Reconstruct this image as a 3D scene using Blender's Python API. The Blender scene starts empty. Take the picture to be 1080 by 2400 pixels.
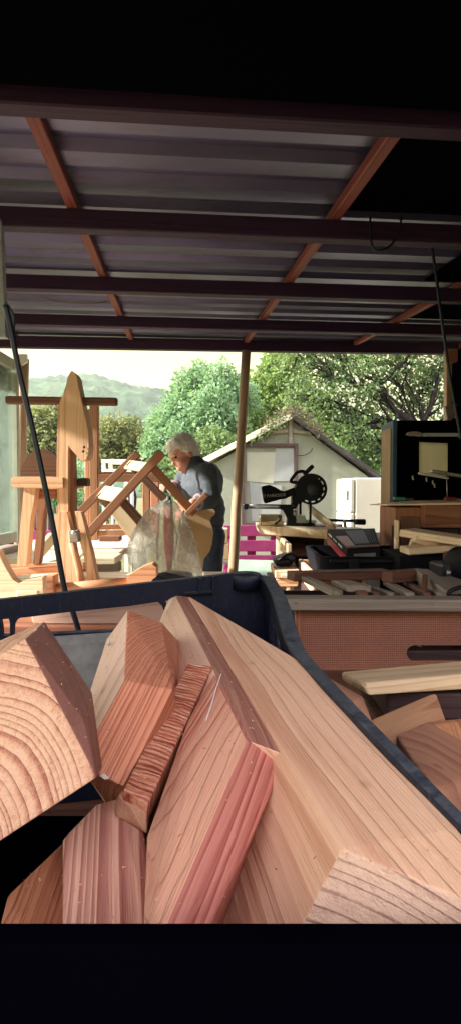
EXPOSURE = 1.85
import bpy, bmesh, math, random
from mathutils import Vector, Matrix, noise
random.seed(7)
R = math.radians
sc = bpy.context.scene
col = sc.collection
H = 1.34
F = 1400.0
PITCH = R(2.045)
FWD = Vector((0, math.cos(PITCH), -math.sin(PITCH)))
UP = Vector((0, math.sin(PITCH), math.cos(PITCH)))
CAM = Vector((0, 0, H))

def P(px, py, Y):
    d = FWD + Vector(((px-540)/F, 0, 0)) + UP*((1200-py)/F)
    return CAM + d*(Y/d.y)

# shed frame: rotated five degrees to the left of the view
YAW = R(5.2)
EX = Vector((math.cos(YAW), math.sin(YAW), 0))
EY = Vector((-math.sin(YAW), math.cos(YAW), 0))
def S(u, v, z):
    return EX*u + EY*v + Vector((0, 0, z))

# ------------------------------------------------------------------ objects
def world_of(o):
    return o.matrix_basis.copy() if o.parent is None else world_of(o.parent) @ o.matrix_basis

def link(name, me, mat=None, parent=None, M=None):
    o = bpy.data.objects.new(name, me)
    col.objects.link(o)
    if mat is not None and me is not None:
        me.materials.append(mat)
    M = M or Matrix.Identity(4)
    if parent is not None:
        o.parent = parent
        o.matrix_basis = world_of(parent).inverted() @ M
    else:
        o.matrix_basis = M
    return o

def tag(o, label=None, cat=None, group=None, kind=None):
    if label: o['label'] = label
    if cat: o['category'] = cat
    if group: o['group'] = group
    if kind: o['kind'] = kind
    return o

def thing(name, loc, label, cat, group=None):
    o = bpy.data.objects.new(name, None)
    o.empty_display_size = 0.05
    col.objects.link(o)
    o.matrix_basis = Matrix.Translation(Vector(loc))
    return tag(o, label, cat, group)

def bm_mesh(bm, name, smooth=False):
    bmesh.ops.recalc_face_normals(bm, faces=bm.faces[:])
    me = bpy.data.meshes.new(name)
    bm.to_mesh(me); bm.free()
    if smooth:
        me.polygons.foreach_set('use_smooth', [True]*len(me.polygons))
    return me

def frame(x, up=Vector((0, 0, 1)), origin=Vector((0, 0, 0))):
    x = x.normalized()
    if abs(x.dot(up)) > 0.98: up = Vector((0, 1, 0))
    y = up.cross(x).normalized()
    z = x.cross(y).normalized()
    M = Matrix((x, y, z)).transposed().to_4x4()
    M.translation = origin
    return M

def bev(bm, off, seg=2):
    if off <= 0: return
    bmesh.ops.dissolve_limit(bm, angle_limit=R(1), verts=bm.verts[:], edges=bm.edges[:])
    es = [e for e in bm.edges if len(e.link_faces) == 2 and e.calc_face_angle(0) > R(12)]
    bmesh.ops.bevel(bm, geom=es, offset=off, offset_type='OFFSET', segments=seg, profile=0.5, affect='EDGES', clamp_overlap=True)

def beam(name, a, b, w, h, mat, parent=None, up=None, b_off=0.003, seg=1, bow=0.0):
    """A board of section w (sideways) by h (up) from a to b; local x runs along it."""
    a = Vector(a); b = Vector(b); L = (b-a).length
    M = frame(b-a, up or Vector((0, 0, 1)), (a+b)/2)
    bm = bmesh.new()
    bmesh.ops.create_cube(bm, size=1, matrix=Matrix.Diagonal((L, w, h, 1)))
    bev(bm, min(b_off, w*.3, h*.3), seg)
    if bow:
        bmesh.ops.subdivide_edges(bm, edges=[e for e in bm.edges if abs(e.verts[0].co.x-e.verts[1].co.x) > L*.5], cuts=8)
        for v in bm.verts: v.co.z += bow*(1-(2*v.co.x/L)**2)
    return link(name, bm_mesh(bm, name), mat, parent, M)

def hull(name, pts, mat=None, parent=None, axis=None, b_off=0.0015, seg=2, up=None):
    """A convex solid through world points; local x runs along axis."""
    pts = [Vector(p) for p in pts]
    c = sum(pts, Vector())/len(pts)
    M = frame(axis or Vector((0, 1, 0)), up or Vector((0, 0, 1)), c)
    Mi = M.inverted()
    bm = bmesh.new()
    vs = [bm.verts.new(Mi @ p) for p in pts]
    r = bmesh.ops.convex_hull(bm, input=vs)
    dead = [g for g in r['geom_interior'] if isinstance(g, bmesh.types.BMVert)]
    if dead: bmesh.ops.delete(bm, geom=dead, context='VERTS')
    bmesh.ops.dissolve_limit(bm, angle_limit=R(4), verts=bm.verts[:], edges=bm.edges[:])
    bev(bm, b_off, seg)
    return link(name, bm_mesh(bm, name), mat, parent, M)

def slab(name, quad, down, mat, parent=None, axis=None, b_off=0.0015):
    """Top face through the given world points, thickness given by the vector down."""
    q = [Vector(p) for p in quad]
    return hull(name, q+[p+Vector(down) for p in q], mat, parent, axis, b_off)

def prism(name, outline, thick, mat, parent=None, normal=None, b_off=0.003, axis=None, seg=2):
    """A flat outline (world points in one plane) given thickness along normal."""
    pts = [Vector(p) for p in outline]
    n = Vector(normal or (0, 1, 0)).normalized()
    c = sum(pts, Vector())/len(pts)
    M = frame(axis or Vector((1, 0, 0)), Vector((0, 0, 1)), c)
    Mi = M.inverted(); d = Mi.to_3x3() @ (n*thick)
    bm = bmesh.new()
    A = [bm.verts.new(Mi @ p) for p in pts]; B = [bm.verts.new(Mi @ p + d) for p in pts]
    bm.faces.new(A); bm.faces.new(B[::-1])
    for i in range(len(A)):
        j = (i+1) % len(A)
        bm.faces.new((A[i], B[i], B[j], A[j]))
    if b_off > 0:
        es = [e for e in bm.edges if e.calc_face_angle(0) > R(30)]
        bmesh.ops.bevel(bm, geom=es, offset=b_off, offset_type='OFFSET', segments=seg, profile=.5, affect='EDGES', clamp_overlap=True)
    return link(name, bm_mesh(bm, name), mat, parent, M)

def pp(pix, Y):
    return [P(x, y, Y) for x, y in pix]

def smooth_path(pts, n=8):
    pts = [Vector(p) for p in pts]
    if len(pts) < 3: return pts
    out = []
    ext = [pts[0]*2-pts[1]]+pts+[pts[-1]*2-pts[-2]]
    for i in range(1, len(ext)-2):
        p0, p1, p2, p3 = ext[i-1:i+3]
        for k in range(n):
            t = k/n
            out.append(0.5*((2*p1)+(p2-p0)*t+(2*p0-5*p1+4*p2-p3)*t*t+(3*p1-p0-3*p2+p3)*t**3))
    out.append(pts[-1])
    return out

def tube_bm(bm, pts, rad, seg=8, cap=True):
    pts = [Vector(p) for p in pts]; n = len(pts)
    rads = rad if isinstance(rad, (list, tuple)) else [rad]*n
    rings = []; prev = None
    for i, p in enumerate(pts):
        t = (pts[min(i+1, n-1)]-pts[max(i-1, 0)]).normalized()
        if prev is None:
            u = Vector((0, 0, 1)) if abs(t.z) < .9 else Vector((1, 0, 0))
        else: u = prev
        x = t.cross(u).normalized(); prev = x.cross(t).normalized()
        rings.append([bm.verts.new(p+(x*math.cos(a)+prev*math.sin(a))*rads[i]) for a in [2*math.pi*k/seg for k in range(seg)]])
    for a, b in zip(rings, rings[1:]):
        for k in range(seg):
            bm.faces.new((a[k], a[(k+1) % seg], b[(k+1) % seg], b[k]))
    if cap:
        bm.faces.new(rings[0][::-1]); bm.faces.new(rings[-1])

def tube(name, pts, rad, mat, parent=None, seg=10, smooth=True):
    bm = bmesh.new(); c = Vector(pts[0])
    ps = [Vector(p) for p in pts]
    M = frame(ps[-1]-ps[0], Vector((0, 0, 1)), c); Mi = M.inverted()
    tube_bm(bm, [Mi @ p for p in ps], rad, seg)
    return link(name, bm_mesh(bm, name, smooth), mat, parent, M)

def lathe(name, prof, origin, mat, parent=None, axis=Vector((0, 0, 1)), seg=24, smooth=True, sx=1, sy=1):
    M = frame(axis, Vector((0, 0, 1)), Vector(origin))
    bm = bmesh.new(); rings = []
    for h, r in prof:
        rings.append([bm.verts.new((h, r*sx*math.cos(2*math.pi*k/seg), r*sy*math.sin(2*math.pi*k/seg))) for k in range(seg)])
    for a, b in zip(rings, rings[1:]):
        for k in range(seg): bm.faces.new((a[k], a[(k+1) % seg], b[(k+1) % seg], b[k]))
    bm.faces.new(rings[0][::-1]); bm.faces.new(rings[-1])
    me = bm_mesh(bm, name, smooth)
    return link(name, me, mat, parent, M)

# ------------------------------------------------------------------ materials
class NT:
    def __init__(s, name):
        s.m = bpy.data.materials.new(name); s.m.use_nodes = True
        s.t = s.m.node_tree; s.t.nodes.clear()
        s.out = s.n('ShaderNodeOutputMaterial')
    def n(s, ty, **kw):
        nd = s.t.nodes.new(ty)
        for k, v in kw.items(): setattr(nd, k, v)
        return nd
    def l(s, a, b): s.t.links.new(a, b)
    def val(s, sock, v):
        if hasattr(v, 'links') or isinstance(v, bpy.types.NodeSocket): s.l(v, sock)
        else: sock.default_value = v
    def math(s, op, a, b=None, c=None):
        nd = s.n('ShaderNodeMath', operation=op); s.val(nd.inputs[0], a)
        if b is not None: s.val(nd.inputs[1], b)
        if c is not None: s.val(nd.inputs[2], c)
        return nd.outputs[0]
    def noise(s, vec, scale, detail=4, rough=.55, dist=0):
        nd = s.n('ShaderNodeTexNoise'); s.l(vec, nd.inputs['Vector'])
        nd.inputs['Scale'].default_value = scale; nd.inputs['Detail'].default_value = detail
        nd.inputs['Roughness'].default_value = rough; nd.inputs['Distortion'].default_value = dist
        return nd.outputs['Fac']
    def map(s, vec, scale=(1, 1, 1), loc=(0, 0, 0)):
        nd = s.n('ShaderNodeMapping'); s.l(vec, nd.inputs[0])
        nd.inputs['Scale'].default_value = scale; nd.inputs['Location'].default_value = loc
        return nd.outputs[0]
    def ramp(s, fac, stops, interp='LINEAR'):
        nd = s.n('ShaderNodeValToRGB'); s.l(fac, nd.inputs[0]); cr = nd.color_ramp; cr.interpolation = interp
        while len(cr.elements) > 1: cr.elements.remove(cr.elements[0])
        cr.elements[0].position = stops[0][0]; cr.elements[0].color = (*stops[0][1], 1) if not isinstance(stops[0][1], float) else (stops[0][1],)*3+(1,)
        for p, c in stops[1:]:
            e = cr.elements.new(p); e.color = (*c, 1) if not isinstance(c, float) else (c, c, c, 1)
        return nd.outputs[0]
    def mix(s, fac, a, b, mode='MIX'):
        nd = s.n('ShaderNodeMix', data_type='RGBA', blend_type=mode)
        s.val(nd.inputs[0], fac)
        for sock, v in ((nd.inputs[6], a), (nd.inputs[7], b)):
            if isinstance(v, tuple): sock.default_value = (*v, 1)
            else: s.l(v, sock)
        return nd.outputs[2]
    def bsdf(s, color, rough=.6, metal=0, spec=.5, bump=None, bdist=.001, bstr=.5, **kw):
        b = s.n('ShaderNodeBsdfPrincipled')
        if isinstance(color, tuple): b.inputs['Base Color'].default_value = (*color, 1)
        else: s.l(color, b.inputs['Base Color'])
        s.val(b.inputs['Roughness'], rough); b.inputs['Metallic'].default_value = metal
        b.inputs['Specular IOR Level'].default_value = spec
        if bump is not None:
            bp = s.n('ShaderNodeBump'); bp.inputs['Strength'].default_value = bstr; bp.inputs['Distance'].default_value = bdist
            s.l(bump, bp.inputs['Height']); s.l(bp.outputs[0], b.inputs['Normal'])
        for k, v in kw.items(): b.inputs[k].default_value = v
        return b.outputs[0]
    def done(s, sh):
        s.l(sh, s.out.inputs['Surface']); return s.m
    def obj(s): return s.n('ShaderNodeTexCoord').outputs['Object']

def wood(name, light, dark, spacing=.006, pith=(0.02, -.06), warp=.25, rough=.6, fibre=1.0, rand=True, blotch=.25, scale=1.0, bump=.5, late=.62, vary=3.0, smin=.25):
    """Solid wood: growth rings round a pith that runs along local x, so end faces show arcs and long faces show grain."""
    t = NT(name); o = t.obj()
    if rand:
        oi = t.n('ShaderNodeObjectInfo').outputs['Random']
        cb = t.n('ShaderNodeCombineXYZ'); t.val(cb.inputs[0], t.math('MULTIPLY', oi, 9.0))
        t.val(cb.inputs[1], t.math('MULTIPLY', oi, spacing*17)); t.val(cb.inputs[2], t.math('MULTIPLY', oi, -spacing*23))
        va = t.n('ShaderNodeVectorMath', operation='ADD'); t.l(o, va.inputs[0]); t.l(cb.outputs[0], va.inputs[1]); o = va.outputs[0]
    sx = t.n('ShaderNodeSeparateXYZ'); t.l(o, sx.inputs[0])
    k = 1/(spacing*22)
    w = t.noise(t.map(o, (k*.16, k, k)), 1.0, 3, .5)
    w2 = t.noise(t.map(o, (k*.9, k*5, k*5)), 1.0, 2, .5)
    dy = t.math('SUBTRACT', sx.outputs[1], pith[0]); dz = t.math('SUBTRACT', sx.outputs[2], pith[1])
    r = t.math('SQRT', t.math('ADD', t.math('MULTIPLY', dy, dy), t.math('MULTIPLY', dz, dz)))
    q = t.math('ADD', t.math('DIVIDE', r, spacing), t.math('MULTIPLY', t.math('SUBTRACT', w, .5), warp*22))
    q = t.math('ADD', q, t.math('MULTIPLY', t.math('SUBTRACT', w2, .5), warp*2.2))
    # rings of uneven width and strength
    def n1(v, s_, off):
        nd = t.n('ShaderNodeTexNoise', noise_dimensions='1D'); t.val(nd.inputs['W'], t.math('ADD', v, off)); nd.inputs['Scale'].default_value = s_
        nd.inputs['Detail'].default_value = 2; return nd.outputs['Fac']
    strength = t.math('MULTIPLY', t.ramp(n1(q, .31, 31.0), [(.32, smin), (.6, 1.0)]), 1.0)
    q = t.math('ADD', q, t.math('MULTIPLY', t.math('SUBTRACT', n1(q, .33, 3.0), .5), vary))
    q = t.math('ADD', q, t.math('MULTIPLY', t.math('SINE', t.math('MULTIPLY', q, .83)), .38))
    fr = t.math('FRACT', q)
    ring = t.ramp(fr, [(0, 0.0), (.25, .08), (late, .35), (.88, 1.0), (.95, .9), (1, 0.0)])
    fb = t.noise(t.map(o, (9*scale, 420*scale, 420*scale)), 1.0, 3, .65)
    fb2 = t.noise(t.map(o, (30*scale, 1500*scale, 1500*scale)), 1.0, 2, .6)
    bl = t.noise(t.map(o, (4*scale, 26*scale, 26*scale)), 1.0, 3, .55)
    f = t.math('ADD', t.math('MULTIPLY', t.math('MULTIPLY', ring, strength), .85), t.math('MULTIPLY', t.math('SUBTRACT', fb, .5), .75*fibre))
    f = t.math('ADD', f, t.math('MULTIPLY', t.math('SUBTRACT', fb2, .5), .5*fibre))
    nf = t.n('ShaderNodeMath', operation='ADD', use_clamp=True); t.val(nf.inputs[0], f); t.val(nf.inputs[1], t.math('MULTIPLY', t.math('SUBTRACT', bl, .5), blotch*2.2))
    mid = tuple((a*.6+b*.4) for a, b in zip(light, dark))
    c = t.ramp(nf.outputs[0], [(0, light), (.4, mid), (1, dark)])
    vo = t.n('ShaderNodeTexVoronoi'); t.l(t.map(o, (14*scale, 26*scale, 26*scale)), vo.inputs['Vector']); vo.inputs['Scale'].default_value = 1
    knot = t.ramp(vo.outputs['Distance'], [(0, 1.0), (.035, .7), (.075, 0.0)])
    c = t.mix(t.math('MULTIPLY', knot, .55), c, tuple(x*.3 for x in dark))
    h = t.math('ADD', t.math('MULTIPLY', ring, .7), t.math('ADD', t.math('MULTIPLY', fb, .7), t.math('MULTIPLY', fb2, .6)))
    rg = t.math('ADD', rough-.08, t.math('MULTIPLY', fb, .16))
    return t.done(t.bsdf(c, rg, spec=.35, bump=h, bdist=.0009, bstr=bump))

def flat(name, c, rough=.6, metal=0, spec=.4, var=.25, scale=12, bump=0.0, c2=None, detail=5, **kw):
    t = NT(name); o = t.obj()
    f = t.noise(o, scale, detail, .6)
    c2 = c2 or tuple(x*(1-var) for x in c)
    cc = t.ramp(f, [(.3, c2), (.7, c)])
    f2 = t.noise(o, scale*9, 3, .6)
    rg = t.math('ADD', rough-.1, t.math('MULTIPLY', f2, .2))
    return t.done(t.bsdf(cc, rg, metal, spec, bump=f2 if bump else None, bdist=bump or .001, **kw))

M = {}
M['pine'] = wood('pine', (.74, .47, .30), (.52, .26, .15), .009, (.03, -.08))
M['pale'] = wood('pale_pine', (.78, .60, .44), (.58, .37, .24), .010, (.02, -.10), blotch=.3)
M['bleached'] = wood('bleached_board', (.84, .74, .62), (.66, .50, .38), .014, (.03, -.2), blotch=.5, fibre=1.2)
M['orange'] = wood('orange_pine', (.56, .28, .16), (.34, .13, .075), .008, (.02, -.05))
M['redwood'] = wood('red_pine', (.36, .15, .09), (.20, .07, .04), .008, (.02, -.05))
M['brown'] = wood('brown_wood', (.17, .075, .05), (.085, .035, .028), .008, (.02, -.06))
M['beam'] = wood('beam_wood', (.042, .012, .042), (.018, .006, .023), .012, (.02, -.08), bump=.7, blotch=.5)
M['batten'] = wood('batten_wood', (.235, .058, .045), (.11, .024, .025), .009, (.01, -.05))
M['post'] = wood('post_wood', (.36, .24, .15), (.2, .11, .075), .016, (.0, .0), blotch=.6, warp=.4)
M['grey_wood'] = wood('weathered_wood', (.30, .25, .21), (.16, .12, .105), .007, (.02, -.05), blotch=.5)
M['dark_wood'] = wood('dark_wood', (.07, .035, .035), (.03, .015, .02), .008, (.02, -.05))
M['black'] = flat('black_plastic', (.006, .006, .014), .52, spec=.22, var=.4)
M['black_matte'] = flat('black_matte', (.006, .006, .012), .85, spec=.15, var=.4)
M['near_black'] = flat('near_black_boards', (.0016, .0014, .003), .95, spec=.01, var=.4, scale=6)  # near-black, with deep shade put into the colour
M['steel'] = flat('steel', (.45, .45, .47), .35, metal=.9, var=.3, scale=30)
M['white'] = flat('white_paint', (.66, .64, .55), .4, var=.1, scale=5)
M['magenta'] = flat('magenta_paint', (.40, .045, .20), .65, var=.3, scale=14, bump=.001)
M['blue_paint'] = flat('blue_paint', (.035, .085, .16), .5, var=.4, scale=14)
M['paper'] = flat('paper', (.86, .78, .55), .8, var=.1, scale=8)
M['red_print'] = flat('red_print', (.30, .025, .035), .4, var=.3)
M['print_white'] = flat('print_white', (.7, .68, .66), .5, var=.05)
M['tan'] = flat('tan_board', (.42, .26, .14), .65, var=.25, scale=8)
M['wframe'] = flat('window_frame_paint', (.42, .46, .38), .5, var=.25, scale=16)
M['galv'] = flat('galvanised_post', (.40, .42, .46), .5, var=.3, scale=20)
# ------------------------------------------------------------------ camera, world, sun
cam = bpy.data.cameras.new('camera'); co = bpy.data.objects.new('camera', cam); col.objects.link(co)
co.location = CAM; co.rotation_euler = (math.pi/2-PITCH, 0, 0)
cam.sensor_fit = 'VERTICAL'; cam.sensor_height = 36; cam.sensor_width = 24
cam.lens = 36*F/2400; cam.clip_start = .01; cam.clip_end = 5000
sc.camera = co
SUN_AZ, SUN_EL = R(-99), R(24)          # azimuth from +Y towards +X
sd = Vector((math.sin(SUN_AZ)*math.cos(SUN_EL), math.cos(SUN_AZ)*math.cos(SUN_EL), math.sin(SUN_EL)))
w = bpy.data.worlds.new('World'); sc.world = w; w.use_nodes = True
nt = w.node_tree; nt.nodes.clear()
sky = nt.nodes.new('ShaderNodeTexSky'); sky.sky_type = 'NISHITA'; sky.sun_disc = False
sky.sun_elevation = SUN_EL; sky.sun_rotation = SUN_AZ; sky.dust_density = 4.0; sky.air_density = 1.0
bg = nt.nodes.new('ShaderNodeBackground'); bg.inputs['Strength'].default_value = .15
# thin bright overcast over the blue: cream towards the horizon, brighter overhead
tc = nt.nodes.new('ShaderNodeTexCoord'); sp = nt.nodes.new('ShaderNodeSeparateXYZ')
nt.links.new(tc.outputs['Generated'], sp.inputs[0])
rp = nt.nodes.new('ShaderNodeValToRGB'); nt.links.new(sp.outputs[2], rp.inputs[0])
cr = rp.color_ramp; cr.elements[0].position = 0.0; cr.elements[0].color = (2.3, 2.12, .85, 1)
cr.elements[1].position = .42; cr.elements[1].color = (7.6, 6.9, 7.4, 1)
e = cr.elements.new(.24); e.color = (2.5, 2.3, 1.0, 1)
mx = nt.nodes.new('ShaderNodeMix'); mx.data_type = 'RGBA'; mx.inputs[0].default_value = .95
nt.links.new(sky.outputs[0], mx.inputs[6]); nt.links.new(rp.outputs[0], mx.inputs[7])
nt.links.new(mx.outputs[2], bg.inputs['Color'])
wo = nt.nodes.new('ShaderNodeOutputWorld'); nt.links.new(bg.outputs[0], wo.inputs['Surface'])
sl = bpy.data.lights.new('sun', 'SUN'); sl.energy = 5.0; sl.angle = R(1.5); sl.color = (1, .93, .80)
so = bpy.data.objects.new('sun', sl); col.objects.link(so); so.rotation_euler = sd.to_track_quat('Z', 'Y').to_euler()
so.location = (-6, 2, 8)
sc.view_settings.view_transform = 'Standard'; sc.view_settings.look = 'None'
sc.view_settings.exposure = EXPOSURE; sc.view_settings.gamma = 1
sc.cycles.max_bounces = 8; sc.cycles.diffuse_bounces = 4; sc.cycles.transparent_max_bounces = 12
sc.cycles.use_denoising = True

# ------------------------------------------------------------------ ground and hills
t = NT('grass_ground'); o = t.obj()
c = t.ramp(t.noise(o, .9, 6, .65), [(.3, (.15, .115, .08)), (.5, (.13, .13, .06)), (.72, (.13, .20, .06))])
M['ground'] = t.done(t.bsdf(c, .9, spec=.1, bump=t.noise(o, 30, 4), bdist=.02))
bm = bmesh.new()
bmesh.ops.create_grid(bm, x_segments=60, y_segments=60, size=700)
for v in bm.verts:
    d = max(0, v.co.length-40)
    v.co.z = -d*.004
tag(link('ground', bm_mesh(bm, 'ground'), M['ground']), kind='structure')
t = NT('shed_floor'); o = t.obj()
c = t.ramp(t.noise(o, 3, 6, .65), [(.3, (.09, .075, .07)), (.7, (.17, .15, .13))])
M['earth'] = t.done(t.bsdf(c, .9, spec=.1, bump=t.noise(o, 40, 4), bdist=.01))
bm = bmesh.new()
for q in [(-1.9, -.6), (2.4, -.6), (2.4, 4.7), (-1.9, 4.7)]:
    bm.verts.new(S(*q, .006))
bm.faces.new(bm.verts[:])
tag(link('shed_floor', bm_mesh(bm, 'shed_floor'), M['earth']), kind='structure')

t = NT('hill_woods'); o = t.obj()
a_ = t.noise(o, .05, 8, .75); b_ = t.noise(o, .22, 5, .75)
f_ = t.math('ADD', t.math('MULTIPLY', a_, .55), t.math('MULTIPLY', b_, .45))
c = t.ramp(f_, [(.35, (.022, .05, .03)), (.5, (.05, .09, .05)), (.62, (.10, .14, .075))])
M['hill'] = t.done(t.bsdf(c, .95, spec=0, bump=b_, bdist=3))
def ridge(name, crest, Y, back, seed, rough):
    bm = bmesh.new(); rows = []
    xs = [crest[0][0]+(crest[-1][0]-crest[0][0])*i/320 for i in range(321)]
    def top(x):
        for (x0, y0), (x1, y1) in zip(crest, crest[1:]):
            if x0 <= x <= x1: return y0+(y1-y0)*(x-x0)/(x1-x0)
        return crest[-1][1]
    for j in range(61):
        k = j/60; row = []
        for x in xs:
            p = P(x, top(x), Y+back*k); q = P(x, top(x), Y+back)
            base = -2.5
            zt = q.z*(1-(1-k)**1.7)*1.0
            n_ = noise.fractal(Vector((p.x*.05, p.y*.05, seed)), .9, 2, 5)*rough*(.25+k*.6)+noise.noise(Vector((p.x*.35, p.y*.35, seed)))*1.3+noise.noise(Vector((p.x*.8, p.y*.8, seed)))*.8
            row.append(bm.verts.new((p.x, p.y, base+(zt-base)*1.0+n_)))
        rows.append(row)
    rows.append([bm.verts.new((v.co.x*1.1, v.co.y*1.12, -3)) for v in rows[-1]])
    for a, b in zip(rows, rows[1:]):
        for i in range(320): bm.faces.new((a[i], a[i+1], b[i+1], b[i]))
    tag(link(name, bm_mesh(bm, name, True), M['hill']), kind='structure')
ridge('hill', [(-500, 960), (-200, 940), (0, 918), (60, 906), (110, 903), (170, 905), (230, 901), (290, 912), (350, 926), (420, 944), (520, 960), (700, 985), (1300, 1020), (1900, 1040)], 150, 190, 3.1, 5)

HAZE = True
if HAZE:
    bm = bmesh.new()
    bmesh.ops.create_cube(bm, size=1, matrix=Matrix.Translation((0, 190, 36.5)) @ Matrix.Diagonal((1100, 500, 85, 1)))
    hz = NT('haze_air'); vol = hz.n('ShaderNodeVolumePrincipled')
    vol.inputs['Color'].default_value = (.86, .95, .93, 1); vol.inputs['Density'].default_value = .00068
    vol.inputs['Anisotropy'].default_value = .2
    hz.l(vol.outputs[0], hz.out.inputs['Volume'])
    tag(link('haze', bm_mesh(bm, 'haze'), hz.m), kind='stuff')

# ------------------------------------------------------------------ foliage
def leaf_mat(name, a, b, c_, trans=.45):
    t = NT(name); o = t.obj()
    f = t.noise(o, 2.2, 3, .6); g = t.noise(o, 9, 2, .6)
    cc = t.ramp(t.math('ADD', t.math('MULTIPLY', f, .5), t.math('MULTIPLY', g, .5)), [(.34, a), (.5, b), (.66, c_)])
    d = t.bsdf(cc, .5, spec=.35)
    tr = t.n('ShaderNodeBsdfTranslucent'); t.l(t.mix(.5, cc, (.25, .33, .06), 'MIX'), tr.inputs[0])
    m = t.n('ShaderNodeMixShader'); m.inputs[0].default_value = trans
    t.l(d, m.inputs[1]); t.l(tr.outputs[0], m.inputs[2])
    return t.done(m.outputs[0])
M['leaf_mint'] = leaf_mat('leaf_mint', (.12, .24, .13), (.21, .38, .22), (.34, .54, .33))
M['leaf_lime'] = leaf_mat('leaf_lime', (.10, .18, .055), (.21, .33, .10), (.36, .48, .18))
M['leaf_dark'] = leaf_mat('leaf_dark', (.05, .095, .04), (.10, .175, .07), (.20, .30, .13), .4)
M['leaf_olive'] = leaf_mat('leaf_olive', (.10, .13, .055), (.19, .21, .09), (.30, .31, .13), .4)
M['leaf_dry'] = leaf_mat('leaf_dry', (.05, .04, .03), (.10, .075, .05), (.17, .13, .08), .2)
M['bark'] = flat('bark', (.04, .03, .032), .9, spec=.1, var=.5, scale=9, bump=.01)

def add_leaves(bm, blobs, n, size, rng, shell=.35, gap=.5, seed=0.0):
    tot = sum(b[1]**2.2 for b in blobs)
    for c, r in blobs:
        k = int(n*r**2.2/tot)
        for _ in range(k):
            d = Vector((rng.gauss(0, 1), rng.gauss(0, 1), rng.gauss(0, .9))).normalized()
            rad = r*(shell+(1-shell)*rng.random()**.6)*(1+.35*noise.noise(Vector((d.x*2.4+c.x, d.y*2.4, d.z*2.4+seed))))
            p = c+d*rad
            if noise.noise(p*(1.3/max(r, .3)*1.6)+Vector((seed, 0, 0))) < -gap*.45: continue
            # a twig of three leaves
            for _k in range(2):
                q = p+Vector((rng.uniform(-1, 1), rng.uniform(-1, 1), rng.uniform(-1, 1)))*size*.8
                L = size*rng.uniform(.6, 1.3)
                ax = (d*.5+Vector((rng.uniform(-1, 1), rng.uniform(-1, 1), rng.uniform(-1.1, .6)))).normalized()
                sd_ = ax.cross(Vector((rng.uniform(-1, 1), rng.uniform(-1, 1), rng.uniform(-1, 1)))).normalized()*L*.27
                up_ = ax.cross(sd_).normalized()*L*.1
                a = bm.verts.new(q); b = bm.verts.new(q+ax*L*.5+sd_+up_); c2 = bm.verts.new(q+ax*L); d2 = bm.verts.new(q+ax*L*.5-sd_+up_)
                bm.faces.new((a, b, c2, d2))

def limb(bm, a, b, r0, r1, rng, wob=.12, n=7, seg=6):
    a, b = Vector(a), Vector(b); L = (b-a).length; pts = []
    s = rng.uniform(0, 50)
    for i in range(n+1):
        k = i/n
        w_ = Vector((noise.noise(Vector((k*2.3, s, 0))), noise.noise(Vector((k*2.3, s, 7))), noise.noise(Vector((k*2.3, s, 13)))))*L*wob*math.sin(math.pi*min(1, k*1.1))
        pts.append(a.lerp(b, k)+w_)
    tube_bm(bm, pts, [r0+(r1-r0)*i/n for i in range(n+1)], seg)
    return pts

def make_tree(name, label, group, base, fork, blobs, n, size, leaf, seed, trunk_r=.12, twigs=3, shell=.3, gap=.5, cat='tree', extra=(), lk=1.0):
    rng = random.Random(seed)
    root = thing(name, base, label, cat, group)
    bm = bmesh.new()
    if fork is not None:
        limb(bm, base, fork, trunk_r, trunk_r*.7, rng, .06, 6, 8)
        for c, r in blobs:
            pts = limb(bm, fork, c, trunk_r*.5*lk, trunk_r*.13*lk, rng, .14)
            for _ in range(twigs):
                d = Vector((rng.gauss(0, 1), rng.gauss(0, 1), rng.gauss(0, 1))).normalized()
                limb(bm, pts[rng.randint(4, 7)], c+d*r*.85, trunk_r*.15, trunk_r*.04, rng, .2, 5, 4)
    else:
        for c, r in blobs: limb(bm, (c.x, c.y, base[2]), c, trunk_r, trunk_r*.4, rng, .1, 4, 5)
    for args in extra: limb(bm, *args[0], rng, *args[1])
    Mb = Matrix.Translation(Vector(base))
    for v in bm.verts: v.co -= Vector(base)
    link('trunk', bm_mesh(bm, 'trunk', True), M['bark'], root, Mb)
    bm = bmesh.new(); add_leaves(bm, blobs, n, size, rng, shell, gap, seed*.37)
    for v in bm.verts: v.co -= Vector(base)
    me = bpy.data.meshes.new('crown'); bm.to_mesh(me); bm.free()
    link('crown', me, leaf, root, Mb)
    return root

def B(px, py, Y, r): return (P(px, py, Y), r*Y/F)
G = lambda px, Y: Vector(((px-540)/F*Y, Y, -.02))
# the pale green tree behind the man
make_tree('leafy_tree', 'pale green leafy tree rising behind the white haired man', 'garden trees', G(470, 13.5), P(465, 1090, 13.5),
    [B(455, 905, 13.5, 46), B(520, 900, 13.3, 48), B(500, 960, 13, 62), B(430, 965, 13.6, 55), B(390, 1000, 13.4, 48), B(450, 1020, 13, 58), B(525, 1010, 13.2, 55), B(370, 1045, 13.3, 40), B(470, 870, 13.6, 22), B(560, 930, 13.8, 45), B(420, 1080, 13.1, 45), B(490, 1085, 13.3, 42)],
    14000, .11, M['leaf_mint'], 11, .13)
make_tree('leafy_tree', 'yellow green tree just right of the middle post, left of the shed ridge', 'garden trees', G(610, 15), P(610, 1060, 15),
    [B(600, 920, 15, 42), B(640, 890, 14.8, 45), B(590, 985, 14.6, 45), B(650, 950, 14.8, 48), B(660, 850, 15, 42), B(690, 900, 15, 40)],
    7000, .115, M['leaf_lime'], 12, .12)
YT = 11.0
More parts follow.
